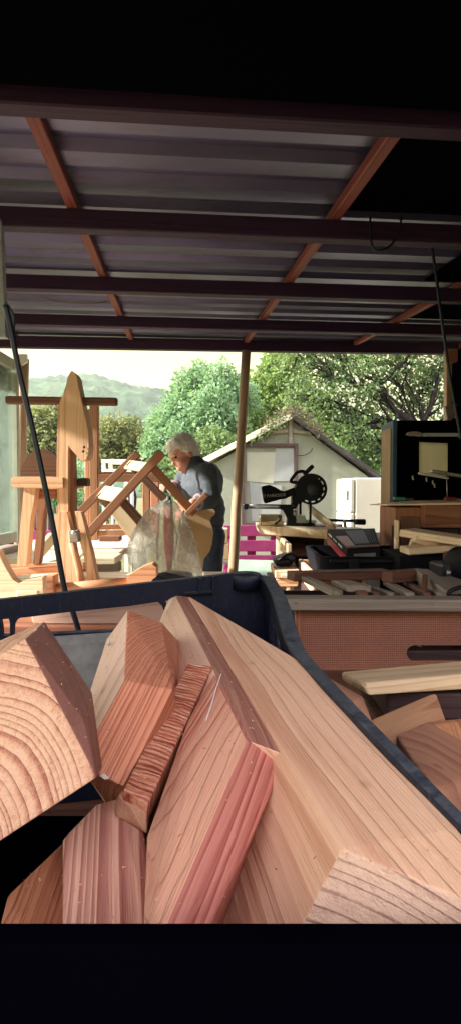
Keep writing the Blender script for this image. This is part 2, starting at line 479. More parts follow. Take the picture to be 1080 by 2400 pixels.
make_tree('garden_tree', 'big dark branched tree overhanging the right side of the pale shed', 'garden trees', G(1000, YT), P(985, 1025, YT),
    [B(700, 830, 10.7, 52), B(770, 850, YT, 60), B(840, 880, 10.6, 58), B(760, 940, 10.8, 60), B(850, 960, YT, 66), B(910, 850, YT, 60), B(980, 880, 11.2, 62), B(1040, 850, YT, 50), B(820, 1020, 10.7, 58), B(880, 1050, 10.8, 58), B(700, 920, 10.9, 40), B(1010, 950, 11.3, 52), B(940, 940, 11.4, 50), B(830, 790, 11, 60), B(950, 790, 11, 60), B(1060, 780, 11, 60), B(840, 1090, 10.9, 45), B(720, 770, 11, 50), B(1100, 930, 11, 60)],
    11000, .085, M['leaf_dark'], 13, .17, 8, .2, .22, lk=.34,
    extra=[((P(985, 1025, YT), P(890, 900, 10.9), .085, .045), (.12, 7, 7)), ((P(890, 900, 10.9), P(830, 860, 10.8), .05, .02), (.14, 7, 6)), ((P(890, 900, 10.9), P(960, 830, 10.9), .05, .02), (.18, 7, 6)),
           ((P(985, 1025, YT), P(760, 980, 10.6), .065, .015), (.1, 9, 6)), ((P(860, 975, 10.8), P(700, 930, 10.6), .035, .01), (.12, 8, 5)), ((P(900, 975, 10.8), P(740, 1035, 10.5), .035, .008), (.1, 8, 5)), ((P(985, 1025, YT), P(1030, 880, 10.8), .06, .02), (.15, 7, 6)), ((P(930, 970, 10.8), P(880, 1080, 10.5), .03, .008), (.12, 8, 5))])
make_tree('bright_bush', 'bright green bush low behind the right slope of the shed roof', 'garden bushes', G(830, 12.5), None,
    [B(790, 1060, 12.5, 55), B(850, 1070, 12.5, 50), B(880, 1020, 12.6, 45), B(760, 1010, 12.8, 45), B(740, 960, 13, 45), B(690, 990, 13, 40)], 5200, .10, M['leaf_lime'], 14, .04, cat='bush')
make_tree('olive_bush', 'brownish olive bush left of the horse head, behind the left corner post', 'garden bushes', G(110, 16), None,
    [B(85, 990, 16, 42), B(130, 975, 16, 40), B(60, 1040, 16, 45), B(115, 1040, 16, 50), B(165, 1010, 16, 40), B(20, 1000, 16.4, 50), B(-30, 1020, 16.4, 60)], 5600, .13, M['leaf_olive'], 15, .05, cat='bush')
make_tree('olive_bush', 'yellow olive bush behind the tilted chair frame', 'garden bushes', G(270, 15), None,
    [B(255, 1020, 15, 42), B(300, 1015, 15, 40), B(245, 1065, 15, 45), B(310, 1060, 15, 48), B(350, 1080, 15, 40), B(205, 1040, 15.3, 40), B(340, 1030, 15, 30)], 5600, .12, M['leaf_olive'], 16, .05, cat='bush')
make_tree('low_bush', 'dark green low bush between the man and the pale shed', 'garden bushes', G(500, 11.5), None,
    [B(500, 1040, 11.5, 38), B(455, 1080, 11.5, 36), B(405, 1105, 11.5, 34), B(370, 1135, 11.5, 32), B(430, 1135, 11.2, 34)], 2600, .11, M['leaf_dark'], 17, .03, cat='bush')
make_tree('low_bush', 'green weeds growing low behind the wooden horse legs', 'garden bushes', G(120, 9), None,
    [B(85, 1175, 9, 28), B(130, 1165, 9, 32), B(190, 1170, 9, 30), B(60, 1210, 8.8, 30), B(180, 1110, 9.3, 26), B(250, 1190, 9, 22), B(10, 1200, 9, 40)], 2200, .09, M['leaf_mint'], 18, .02, cat='bush')

# grass in front of the pallets
rng = random.Random(5); bm = bmesh.new()
for _ in range(9000):
    x = rng.uniform(-3.4, 1.6); y = rng.uniform(4.75, 9.5)
    h_ = rng.uniform(.03, .11); a = rng.uniform(0, 6.28); ww = .006
    dx, dy = math.cos(a)*ww, math.sin(a)*ww; lx, ly = rng.uniform(-.03, .03), rng.uniform(-.03, .03)
    v1 = bm.verts.new((x-dx, y-dy, -.01)); v2 = bm.verts.new((x+dx, y+dy, -.01)); v3 = bm.verts.new((x+lx, y+ly, h_))
    bm.faces.new((v1, v2, v3))
me = bpy.data.meshes.new('grass'); bm.to_mesh(me); bm.free()
tag(link('grass', me, M['leaf_lime']), kind='stuff')

# ------------------------------------------------------------------ the open shed
shed = thing('open_shed', S(0, 2.5, 0), 'open timber lean-to with corrugated metal roof and round posts, housing the workshop', 'shed')
Z0 = H+.695; SL = .0814
def RZ(v, dz=0): return Z0+SL*v+dz
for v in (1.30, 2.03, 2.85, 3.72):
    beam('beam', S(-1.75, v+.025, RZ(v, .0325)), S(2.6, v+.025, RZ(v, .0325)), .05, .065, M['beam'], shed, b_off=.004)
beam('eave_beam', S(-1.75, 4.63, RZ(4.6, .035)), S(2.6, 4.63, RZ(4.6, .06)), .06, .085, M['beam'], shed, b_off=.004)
for u in (-1.2, -.335, .545, 1.40, 2.25):
    beam('batten', S(u, .1, RZ(.1, .083)), S(u, 4.72, RZ(4.72, .083)), .036, .035, M['batten'], shed, b_off=.003)
# corrugated sheet, ribs running across
t = NT('roof_sheet'); o = t.obj()
f = t.noise(t.map(o, (1, 5, 5)), 1.2, 5, .6)
c = t.ramp(f, [(.3, (.12, .108, .19)), (.7, (.195, .178, .295))])
st_n = t.noise(t.map(o, (.8, 3, 3)), 2.6, 7, .72)
c = t.mix(t.math('MULTIPLY', t.ramp(st_n, [(.55, 0.0), (.68, 1.0)]), .55), c, (.10, .062, .055))
M['sheet'] = t.done(t.bsdf(c, t.math('ADD', .30, t.math('MULTIPLY', f, .2)), .8, .5))
bm = bmesh.new(); prof = []
v = -.25
while v < 4.95:
    for dv, dz in ((0, .0), (.085, .0), (.105, .028), (.175, .028), (.195, .0)): prof.append((v+dv, dz))
    v += .197
def sheet_rows(off):
    rows = []
    for v, dz in prof:
        rows.append([bm.verts.new(S(u, v, RZ(v, .103+dz+off))) for u in (-1.85, -.9, 0, .9, 1.8, 2.75)])
    return rows
A_ = sheet_rows(0); B_ = sheet_rows(.0012)
for rows in (A_, B_):
    for a, b in zip(rows, rows[1:]):
        for i in range(5): bm.faces.new((a[i], a[i+1], b[i+1], b[i]))
bmesh.ops.remove_doubles(bm, verts=bm.verts[:], dist=.00001)
link('roof_sheet', bm_mesh(bm, 'roof_sheet'), M['sheet'], shed)
# boards added to blacken the frame top; panels painting shade on the right
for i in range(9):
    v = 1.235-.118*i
    beam('added_dark_board', S(-1.75, v-.057, RZ(v-.057, .012)), S(2.6, v-.057, RZ(v-.057, .012)), .114, .018, M['near_black'], shed, b_off=.003)
def shade_panel(u0, u1, v0, v1):  # flat dark panels painting the fade of the upper right roof corner
    hull('roof_shade', [S(u, v, RZ(v, d)) for u in (u0, u1) for v in (v0, v1) for d in (.092, .099)], M['near_black'], shed, EX, 0)
shade_panel(.575, 2.65, 1.36, 2.02)
shade_panel(1.2, 2.65, 2.09, 2.84)
shade_panel(1.45, 2.65, 2.91, 3.70)
# unseen board added along the near left edge to keep sun off the crate
beam('sun_blocker', S(-1.86, -.3, RZ(-.3, -.04)), S(-1.86, 1.75, RZ(1.75, -.04)), .022, .34, M['brown'], shed)
# posts
def post(name, px_t, py_t, px_b, Y, r, mat, parent):
    a = P(px_t, py_t, Y); b = P(px_b, 1350, Y); k = a.z/(a.z-b.z); b = a.lerp(b, k)
    pts = [a.lerp(b, i/10)+Vector((noise.noise(Vector((i*.7, px_t, 0)))*.010, 0, 0)) for i in range(11)]
    return tube(name, pts, [r*(.92+.16*i/10) for i in range(11)], mat, parent, 14)
post('round_post', 577, 822, 545, 4.55, .037, M['post'], shed)
post('round_post', 58, 842, 42, 4.62, .040, M['post'], shed)
post('square_post', 28, 850, 22, 4.2, .030, M['brown'], shed)
beam('right_post', P(1053, 820, 4.55), P(1048, 1700, 4.55), .07, .07, M['tan'], shed)
beam('right_rail', P(1042, 968, 4.45), P(1130, 950, 4.45), .05, .10, M['grey_wood'], shed)
beam('right_rail', P(1046, 838, 4.45), P(1130, 824, 4.45), .05, .09, M['redwood'], shed)
beam('top_plate', S(-1.63, 1.0, RZ(1.0, -.045)), S(-1.63, 4.6, RZ(4.6, -.045)), .07, .09, M['redwood'], shed)
bm_l = [P(48, 832, 4.55), P(66, 832, 4.55), P(66, 850, 4.55), P(54, 858, 4.55), P(46, 846, 4.55)]
prism('post_bracket', bm_l, -.03, M['white'], shed)
# dark plank wall on the right side, behind the blue cabinet
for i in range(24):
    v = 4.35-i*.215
    hull('wall_board', [S(u, v2, z) for u in (2.06, 2.085) for v2 in (v, v-.212) for z in (.0, RZ(v2, -.005))], M['near_black'], shed, Vector((0, 0, 1)), .003)
for i in range(3):
    hull('wall_board', [S(u2, v2, z) for u2 in (2.17+.2*i, 2.365+.2*i) for v2 in (4.56, 4.58) for z in (.0, RZ(4.6, -.01))], M['near_black'], shed, Vector((0, 0, 1)), .003)
# unseen boards added behind the camera to block light from the right
for i in range(9):
    u = 1.1+i*.205
    hull('back_blocker', [S(u2, v2, z) for u2 in (u, u+.2) for v2 in (-.75, -.77) for z in (.0, RZ(-.75, .09))], M['near_black'], shed, Vector((0, 0, 1)), .003)
# ------------------------------------------------------------------ pale gabled shed
YS = 9.0
t = NT('shed_render'); o = t.obj()
f = t.noise(o, 1.7, 6, .65); f2 = t.noise(t.map(o, (2, 2, .5)), 2.5, 4, .6)
c = t.ramp(f, [(.3, (.165, .185, .145)), (.5, (.24, .265, .205)), (.72, (.30, .32, .25))])
c = t.mix(t.math('MULTIPLY', f2, .35), c, (.25, .25, .22))
M['render'] = t.done(t.bsdf(c, .8, spec=.2, bump=f2, bdist=.01))
M['sheet_pale'] = flat('plastic_patch_pale', (.34, .35, .28), .5, var=.15, scale=3)
M['sheet_grey'] = flat('plastic_patch_grey', (.27, .29, .29), .5, var=.2, scale=3)
M['felt'] = flat('roof_felt', (.07, .06, .06), .9, var=.5, scale=5, bump=.01)
M['cream_board'] = flat('cream_board', (.72, .68, .52), .7, var=.15, scale=4)
gs = thing('garden_shed', (P(680, 1200, YS).x, YS+1.5, 0), 'pale rendered garden shed with a steep gable, boarded door and overgrown dark roof', 'shed')
apex = P(682, 985, YS); le = P(498, 1082, YS); re_ = P(862, 1112, YS)
wall_pts = [apex, P(862, 1118, YS), Vector((re_.x, YS, -.05)), Vector((le.x, YS, -.05)), P(498, 1088, YS)]
prism('wall', wall_pts, 2.8, M['render'], gs, b_off=.01)
def roof_slab(name, a, b, t0, mat, dy0, dy1, parent=gs):
    a, b = Vector(a), Vector(b); n = Vector((-(b-a).z, 0, (b-a).x)).normalized()
    if n.z < 0: n = -n
    pts = [a, b, b+n*t0, a+n*t0]
    return hull(name, [p+Vector((0, d, 0)) for p in pts for d in (dy0, dy1)], mat, parent, b-a, .006)
ext = (le-apex)
roof_slab('roof', apex+Vector((0, 0, .01)), P(470, 1094, YS), .085, M['cream_board'], -.16, 3.0)
roof_slab('roof', apex+Vector((0, 0, .01)), P(884, 1124, YS), .06, M['felt'], -.16, 3.0)
# dead creeper along the ridge and the upper rake
rng = random.Random(21)
def creeper(name, line, n, spread, size, mat, seed, parent):
    rng = random.Random(seed); bm = bmesh.new(); o0 = line[0]
    for _ in range(n):
        k = rng.random()*(len(line)-1); i = int(k); p = line[i].lerp(line[i+1], k-i)
        p = p+Vector((rng.gauss(0, spread), rng.uniform(-.3, .15), rng.gauss(.02, spread*.75)))
        d = Vector((rng.gauss(0, 1), rng.gauss(0, .5), rng.gauss(-.2, .8))).normalized()
        tube_bm(bm, [p, p+d*size*.5+Vector((0, 0, rng.uniform(-.04, .04))), p+d*size*rng.uniform(.7, 1.3)], [.006, .005, .002], 3, False)
        for _l in range(2):
            q = p+d*size*rng.random(); s_ = Vector((rng.gauss(0, 1), rng.gauss(0, 1), rng.gauss(0, 1))).normalized()*.022
            u_ = s_.cross(Vector((rng.gauss(0, 1), rng.gauss(0, 1), rng.gauss(0, 1)))).normalized()*.014
            bm.faces.new([bm.verts.new(x) for x in (q, q+s_+u_, q+s_*2, q+s_-u_)])
    for v in bm.verts: v.co -= o0
    return link(name, bm_mesh(bm, name), mat, parent, Matrix.Translation(o0))
cr_ = creeper('dry_creeper', [P(610, 1022, 8.9), P(650, 985, 8.9), P(682, 968, 8.9), P(720, 990, 8.9), P(770, 1035, 8.9)], 190, .035, .13, M['leaf_dry'], 3, None)
tag(cr_, 'tangle of dry brown creeper over the ridge of the pale garden shed', 'creeper')
cr2 = creeper('dry_creeper', [P(590, 1038, 8.85), P(640, 1000, 8.85), P(660, 985, 8.85)], 60, .03, .11, M['leaf_dark'], 4, None)
tag(cr2, 'short dark creeper tuft hanging on the left rake of the shed roof', 'creeper')
yd = YS-.02
def on_shed(name, quad, mat, th=.02, y=yd):
    return prism(name, pp(quad, y), -th, mat, gs, b_off=.003)
M['door_board'] = flat('door_board', (.21, .215, .175), .75, var=.3, scale=3)
door = on_shed('door', [(573, 1046), (692, 1046), (692, 1232), (573, 1232)], M['door_board'], .015)
for q in ([(570, 1040), (697, 1040), (697, 1047), (570, 1047)], [(690, 1047), (697, 1047), (697, 1236), (690, 1236)], [(566, 1047), (573, 1047), (573, 1236), (566, 1236)], [(573, 1226), (690, 1226), (690, 1233), (573, 1233)]):
    f_ = prism('door_frame', pp(q, yd-.02), -.045, M['dark_wood'], door, b_off=.003)
for q, m_ in (([(578, 1060), (645, 1060), (640, 1133), (578, 1128)], 'sheet_pale'), ([(584, 1130), (660, 1138), (655, 1222), (590, 1222)], 'sheet_grey'), ([(646, 1050), (688, 1050), (688, 1128), (640, 1128)], 'sheet_grey')):
    prism('patch', pp(q, yd-.017), -.008, M[m_], door, b_off=0)
on_shed('gable_board', [(676, 975), (684, 975), (684, 1040), (676, 1040)], M['grey_wood'], .03)
on_shed('gable_board', [(628, 1010), (674, 1006), (674, 1014), (622, 1018)], M['grey_wood'], .02)
on_shed('gable_board', [(686, 1006), (724, 1012), (730, 1020), (686, 1014)], M['grey_wood'], .02)
tube('cable', smooth_path(pp([(697, 1068), (715, 1066), (728, 1058), (731, 1050)], yd-.03)), .006, M['black'], gs)

# ------------------------------------------------------------------ fridge
YF = 6.2
fr = thing('fridge_freezer', (P(850, 1200, YF).x, YF+.3, 0), 'old white fridge freezer standing outdoors beside the blue cabinet', 'fridge')
fx0 = P(798, 1118, YF).x; fxf = P(832, 1118, YF-.0).x; fx1 = P(895, 1118, YF).x
ftop = P(832, 1120, YF).z
fl0 = P(799, 1118, YF+.52); fl1 = P(832, 1120, YF)
hull('body', [Vector((x, y, z)) for (x, y) in ((fl1.x, fl1.y), (fx1+.1, YF+.02), (fx1+.1, YF+.56), (fl0.x, fl0.y)) for z in (.03, ftop)], M['white'], fr, b_off=.012)
nrm = Vector((-(fl0-fl1).y, (fl0-fl1).x, 0)).normalized()
if nrm.x > 0: nrm = -nrm
def fdoor(name, z0, z1):
    q = [Vector((fl1.x, fl1.y, 0)), Vector((fl0.x, fl0.y, 0))]
    d = hull(name, [p+nrm*k+Vector((0, 0, z)) for p in q for k in (.008, .055) for z in (z0, z1)], M['white'], fr, b_off=.012)
    m = q[0].lerp(q[1], .1)+nrm*.07
    beam('handle', m+Vector((0, 0, z0+(z1-z0)*.35)), m+Vector((0, 0, z0+(z1-z0)*.65)), .02, .02, M['steel'], d)
fdoor('door', ftop-.36, ftop-.005); fdoor('door', .08, ftop-.368)
for i in range(4): tube('foot', [Vector((fl1.x+.05+(.4 if i % 2 else 0), YF+.08+(.36 if i > 1 else 0), z)) for z in (-.01, .04)], .018, M['black'], fr)

# ------------------------------------------------------------------ painted pallets
def pallet(label, x0, x1, ytop, Y, nslat, seed):
    rng = random.Random(seed)
    a = P(x0, ytop, Y); b = P(x1, ytop, Y)
    pl = thing('pallet', ((a.x+b.x)/2, Y, 0), label, 'pallet', 'magenta pallets standing on edge')
    sh = .105; gap = .035; z = a.z
    k = 0
    while z-sh > .02 and k < nslat:
        beam('slat', Vector((a.x+rng.uniform(-.01, .01), Y, z-sh/2)), Vector((b.x, Y, z-sh/2+rng.uniform(-.006, .006))), .02, sh, M['magenta'], pl)
        z -= sh+gap; k += 1
    for u in (.06, .5, .94):
        x = a.x+(b.x-a.x)*u
        hull('block', [Vector((x+dx, Y+dy, zz)) for dx in (-.04, .04) for dy in (.012, .10) for zz in (.0, a.z-.01)], M['magenta'], pl, b_off=.004)
    z = a.z
    for i in range(3):
        zz = a.z-.06-i*.3
        beam('slat', Vector((a.x, Y+.112, zz)), Vector((b.x, Y+.112, zz)), .02, .09, M['magenta'], pl)
pallet('magenta painted pallet standing right of the middle post, in front of the shed door', 526, 652, 1231, 5.6, 7, 1)
pallet('magenta painted pallet standing behind the wooden horse legs', 60, 150, 1244, 5.4, 6, 2)
M['mint'] = flat('mint_board', (.30, .42, .32), .7, var=.3, scale=9)
mb = slab('painted_board', [P(556, 1311, 5.1), P(640, 1313, 5.1), P(646, 1372, 4.8), P(556, 1368, 4.8)], (0, .02, -.02), M['mint'], None, Vector((1, 0, 0)), .002)
tag(mb, 'mint green board leaning below the magenta pallet beside the middle post', 'board')
bx_c = P(515, 1280, 5.3)
M['card'] = flat('cardboard', (.50, .36, .20), .8, var=.15, scale=6)
for (x0, x1, y0, y1, lab) in ((499, 533, 1240, 1274, 'tan cardboard box on top of another behind the man'), (497, 536, 1276, 1312, 'tan cardboard box under another behind the man')):
    c = hull('cardboard_box', [P(x, y, 5.3)+Vector((0, d, 0)) for x in (x0, x1) for y in (y0, y1) for d in (0, .2)], M['card'], None, Vector((1, 0, 0)), .003)
    tag(c, lab, 'box', 'cardboard boxes behind the man')
kr = thing('low_trestle', (bx_c.x, 5.4, 0), 'low wooden trestle carrying the two cardboard boxes', 'trestle')
zt = P(515, 1313, 5.3).z
beam('top', Vector((bx_c.x-.12, 5.4, zt-.018)), Vector((bx_c.x+.14, 5.4, zt-.018)), .24, .03, M['grey_wood'], kr)
for dx in (-.09, .10): beam('leg', Vector((bx_c.x+dx, 5.45, 0)), Vector((bx_c.x+dx, 5.45, zt-.034)), .04, .04, M['grey_wood'], kr)

# small things far down the garden on the left
def frame_box(name, label, cat, px0, px1, py0, py1, Y, mat, n=2):
    r = thing(name, Vector(((P(px0, 1150, Y).x+P(px1, 1150, Y).x)/2, Y, 0)), label, cat)
    for x in (px0, px1):
        for d in (0, .5): 
            p = P(x, py0, Y)+Vector((0, d, 0)); beam('upright', Vector((p.x, p.y, 0)), p, .05, .05, mat, r)
    for d in (0, .5):
        beam('rail', P(px0, py0, Y)+Vector((-.03, d, .03)), P(px1, py0, Y)+Vector((.03, d, .03)), .05, .05, mat, r)
        beam('rail', P(px0, (py0+py1)/2, Y)+Vector((0, d-.03, 0)), P(px1, (py0+py1)/2, Y)+Vector((0, d-.03, 0)), .03, .04, mat, r)
    return r
frame_box('garden_rack', 'small white garden rack seen through the tilted chair rungs', 'rack', 244, 296, 1086, 1120, 8.5, M['white'])
rng = random.Random(8)
for i in range(9):
    x = 62+i*9+rng.uniform(-2, 2); yt = 1186+rng.uniform(-6, 10)
    p = P(x, yt, 6.6)
    s_ = tube('fence_stake', [Vector((p.x+rng.uniform(-.02, .02), 6.6, -.02)), p], .012+rng.random()*.006, M['brown'] if i % 3 else M['dark_wood'], None, 6)
    tag(s_, 'thin dark fence stake above the magenta pallet behind the horse', 'stake', 'fence stakes behind the pallet')
for i, (x, yt) in enumerate(((352, 1168), (307, 1172))):
    p = P(x-42, yt, 7.2); s_ = tube('metal_pole', [Vector((p.x, 7.2, -.02)), p+Vector((0, 0, .25))], .014, M['galv'], None, 8)
    tag(s_, ['grey metal pole right of the red wooden frame upright', 'grey metal pole just behind the thin red upright'][i], 'pole')

# ------------------------------------------------------------------ window on the left
XW = -1.235
def W(px, py):      # pixel onto the window plane
    u = (px-540)/F; Y = XW/u
    return P(px, py, Y)
wn = thing('hinged_window', W(20, 1280), 'pale green framed glass window at the left edge of the shed', 'window')
tl = Vector((XW, 2.2, W(31, 855).z)); tr = Vector((XW, W(31, 855).y, W(31, 855).z)); bl = Vector((XW, 2.2, W(31, 1258).z)); br = Vector((XW, W(31, 1258).y, W(31, 1258).z))
beam('frame', bl, br, .04, .06, M['wframe'], wn); beam('frame', tl, tr, .04, .06, M['wframe'], wn)
beam('frame', br+Vector((0, .028, -.03)), tr+Vector((0, .028, .03)), .055, .04, M['wframe'], wn, up=Vector((0, 1, 0)))
beam('frame', bl+Vector((0, -.028, -.03)), tl+Vector((0, -.028, .03)), .055, .04, M['wframe'], wn, up=Vector((0, 1, 0)))
t = NT('window_glass')
tp = t.n('ShaderNodeBsdfTransparent'); tp.inputs[0].default_value = (.86, .93, .90, 1)
gl = t.n('ShaderNodeBsdfGlossy'); gl.inputs['Roughness'].default_value = .03
fz = t.n('ShaderNodeFresnel'); fz.inputs[0].default_value = 1.45
ms = t.n('ShaderNodeMixShader'); t.l(fz.outputs[0], ms.inputs[0]); t.l(tp.outputs[0], ms.inputs[1]); t.l(gl.outputs[0], ms.inputs[2])
df = t.n('ShaderNodeBsdfDiffuse'); df.inputs[0].default_value = (.62, .72, .66, 1)
m2 = t.n('ShaderNodeMixShader'); t.l(t.math('MULTIPLY', t.noise(t.obj(), 5, 5, .7), .2), m2.inputs[0]); t.l(ms.outputs[0], m2.inputs[1]); t.l(df.outputs[0], m2.inputs[2])
M['glass'] = t.done(m2.outputs[0])
hull('pane', [Vector((XW+dx, y, z)) for dx in (-.002, .002) for y in (2.19, tr.y) for z in (bl.z+.025, tl.z-.025)], M['glass'], wn, b_off=0)
sl_ = beam('window_sill', br+Vector((0, .05, -.065)), bl+Vector((0, 0, -.065)), .11, .035, M['grey_wood'])
tag(sl_, 'weathered grey timber sill under the green framed window', 'sill')
# ------------------------------------------------------------------ work tables on the left
def legs(root, xs, ys, z, mat, s=.06, name='leg'):
    for x in xs:
        for y in ys: beam(name, Vector((x, y, 0)), Vector((x, y, z)), s, s, mat, root)
ZT = .945
tb = thing('work_table', (-.75, 2.25, 0), 'rough work table of pale boards under the wooden horse', 'table')
for i in range(6):
    y = 1.72+i*.215
    beam('board', Vector((-1.16, y, ZT-.02+.002*(i % 2))), Vector((.0-.01*(i % 3), y+.03*(i % 2), ZT-.02)), .20, .035, M['bleached'], tb, b_off=.004)
legs(tb, (-1.1, -.08), (1.75, 2.75), ZT-.06, M['grey_wood'])
for y in (1.78, 2.75): beam('rail', Vector((-1.12, y, ZT-.078)), Vector((-.04, y, ZT-.078)), .05, .075, M['grey_wood'], tb)
# sawn boards lying on a second trestle table behind
Z2 = 1.0
t2 = thing('trestle_table', (-.8, 3.75, 0), 'second trestle table behind the horse carrying loose pale boards', 'table')
legs(t2, (-1.38, -.66), (3.15, 4.45), Z2-.085, M['grey_wood'])
for y in (3.15, 4.45): beam('rail', Vector((-1.42, y, Z2-.06)), Vector((-.58, y, Z2-.06)), .06, .05, M['grey_wood'], t2)
labs = ['wide bleached board nearest the horse on the second trestle table', 'bleached board with a dark split on the second trestle table', 'third bleached board back on the second trestle table', 'fourth bleached board back, under the tilted chair', 'bleached board lying before the red wooden frame', 'bleached board farthest back on the second trestle table']
rng = random.Random(3)
for i in range(6):
    y = 3.1+i*.245
    b = beam('loose_board', Vector((-1.36+rng.uniform(-.05, .05), y+rng.uniform(-.02, .02), Z2-.0145)), Vector((-.57+rng.uniform(-.04, .04), y+rng.uniform(-.03, .03), Z2-.0145)), .215, .034, M['bleached'], None, b_off=.004)
    tag(b, labs[i], 'board', 'loose boards on the second trestle table')

# ------------------------------------------------------------------ wooden horse
YH = 2.12
hz_ = thing('wooden_horse', P(140, 1385, YH), 'honey coloured wooden rocking horse with a long handle bar and round seat back', 'rocking horse')
def zr(px, py, Y): return (px/3.0, 820+py/3.0)
head_px = [(168, 869), (174, 872), (180, 882), (183, 900), (187, 918), (191, 938), (196, 962), (203, 990), (207, 1015), (209, 1045), (207, 1064), (202, 1077), (194, 1080), (186, 1076), (179, 1066), (171, 1057), (166, 1052), (161, 1043), (160, 1060), (160, 1130), (160, 1210), (137, 1210), (133, 1120), (134, 1040), (137, 953), (143, 937), (150, 920), (156, 900), (160, 882)]
prism('head', pp(head_px, YH), .075, M['pine'], hz_, b_off=.006, axis=Vector((0, 0, 1)))
for z in (1048, 1058): 
    lathe('nostril', [(0, .004), (.004, .0055), (.006, .002)], P(196+(1058-z)*.2, z, YH-.002), M['dark_wood'], hz_, Vector((0, -1, 0)), 10)
hb = beam('handle_bar', P(15, 938, YH+.04), P(276, 942, YH+.04), .030, .0285, M['brown'], hz_, b_off=.007, seg=3)
# neck post below the head, its darker wood painting the shadow there
prism('neck', pp([(160, 1044), (172, 1066), (173, 1120), (174, 1200), (176, 1260), (160, 1260), (158, 1200)], YH+.030), .05, M['redwood'], hz_, b_off=.004, axis=Vector((0, 0, 1)))
prism('seat', [P(x, y, YH-.02) for x, y in [(27, 1121), (33, 1117), (120, 1117), (147, 1119), (148, 1143), (125, 1146), (33, 1142), (27, 1137)]], .30, M['pine'], hz_, b_off=.006)
prism('backrest', pp([(48, 1121), (49, 1104), (54, 1088), (62, 1074), (74, 1061), (90, 1053), (106, 1052), (120, 1058), (131, 1068), (139, 1084), (141, 1121)], YH+.24), .03, M['brown'], hz_, b_off=.004)  # brown puts the shade on the backrest into its colour
beam('foot_rest', P(168, 1131, YH+.10), P(209, 1130, YH+.10), .05, .03, M['dark_wood'], hz_)
beam('apron', P(72, 1157, YH+.05), P(135, 1155, YH+.05), .02, .040, M['redwood'], hz_)
def leg(pix, Y, th, mat, name='leg'): return prism(name, pp(pix, Y), th, mat, hz_, b_off=.004, axis=Vector((0, 0, 1)))
leg([(57, 1143), (84, 1143), (80, 1175), (72, 1215), (68, 1260), (62, 1326), (40, 1328), (44, 1280), (50, 1215), (54, 1170)], YH-.01, .05, M['pine'])
leg([(92, 1146), (110, 1146), (104, 1200), (96, 1290), (92, 1322), (78, 1322), (84, 1260)], YH+.2, .045, M['redwood'])
leg([(138, 1200), (157, 1199), (172, 1270), (186, 1366), (153, 1369), (140, 1300), (126, 1216)], YH-.035, .05, M['pine'])
leg([(176, 1198), (190, 1200), (203, 1250), (217, 1310), (227, 1362), (207, 1366), (196, 1300), (185, 1262)], YH-.03, .05, M['pine'])
beam('bolt_block', P(165, 1258, YH-.05), P(187, 1256, YH-.05), .035, .042, M['grey_wood'], hz_)
lathe('bolt', [(0, .010), (.005, .010), (.007, .006)], P(175, 1249, YH-.068), M['steel'], hz_, Vector((0, -1, 0)), 6, False)
tube('strut', [P(168, 1272, YH-.03), P(178, 1300, YH-.03), P(187, 1340, YH-.03), P(192, 1372, YH-.03)], [.012, .0125, .013, .014], M['orange'], hz_, 12)
beam('base_rail', P(24, 1340, YH+.05), P(150, 1333, YH+.05), .035, .024, M['orange'], hz_)
beam('base_rail', P(24, 1330, YH+.22), P(200, 1326, YH+.22), .035, .024, M['orange'], hz_)
tube('foot_bar', [P(118, 1382, YH-.08), P(302, 1366, YH-.08)], .0195, M['orange'], hz_, 14)
prism('rocker_end', pp([(297, 1352), (318, 1338), (340, 1326), (356, 1322), (366, 1330), (366, 1352), (350, 1364), (330, 1374), (300, 1384)], YH-.12), .07, M['orange'], hz_, b_off=.010)
prism('rocker_end', pp([(99, 1352), (124, 1350), (126, 1392), (100, 1394)], YH-.12), .07, M['orange'], hz_, b_off=.005)
# pale curved offcuts at the left corner of the table
st = prism('rocker_blank', pp([(-60, 1300), (-4, 1290), (4, 1312), (16, 1335), (30, 1358), (44, 1367), (62, 1359), (100, 1353), (101, 1400), (-60, 1420)], 1.92), .045, M['pale'], None, b_off=.005)
tag(st, 'pale curved rocker blank leaning at the left corner of the work table', 'wood blank')
bk = beam('squared_offcut', P(48, 1391, 1.95)+Vector((0, 0, 0)), P(98, 1391, 1.95), .08, .03, M['pale'])
tag(bk, 'short pale squared offcut lying beside the rocker blank', 'offcut')
po = beam('sawn_offcut', P(88, 1300, 2.65), P(125, 1258, 2.75), .03, .05, M['pale'])
tag(po, 'pale offcut propped diagonally behind the horse legs', 'offcut')
pb = slab('plywood_sheet', [P(72, 1352, 2.45), P(104, 1290, 2.95), P(205, 1286, 2.95), P(150, 1340, 2.45)], (0, 0, -.015), M['bleached'], None, Vector((1, 0, 0)), .002)
tag(pb, 'bleached plywood sheet lying between the horse legs', 'board')

# ------------------------------------------------------------------ tilted chair frame
ch = thing('chair_frame', P(330, 1260, 2.75), 'unfinished wooden chair frame tipped over on the work table', 'chair')
f0, f1 = 2.62, 2.98
CW = M['redwood']
beam('back_post', P(207, 1252, f0), P(381, 1060, f0), .036, .047, CW, ch, up=Vector((0, -1, 0)))
beam('back_post', P(186, 1202, f1), P(325, 1062, f1), .036, .044, CW, ch, up=Vector((0, -1, 0)))
def mid(p, q, k): return p[0]+(q[0]-p[0])*k, p[1]+(q[1]-p[1])*k
def cross(n, fp, bp, w, h, mat):
    a = P(*fp, f0+.019); b = P(*bp, f1-.019)
    return beam(n, a, b, w, h, mat, ch, up=(P(381, 1060, f0)-P(207, 1252, f0)).normalized())
cross('back_slat', (352, 1097), (300, 1089), .014, .052, M['pale'])
cross('back_slat', (293, 1164), (238, 1153), .014, .075, M['pale'])
beam('leg', P(352, 1088, f0+.042), P(458, 1205, f0+.042), .036, .042, CW, ch, up=Vector((0, -1, 0)))
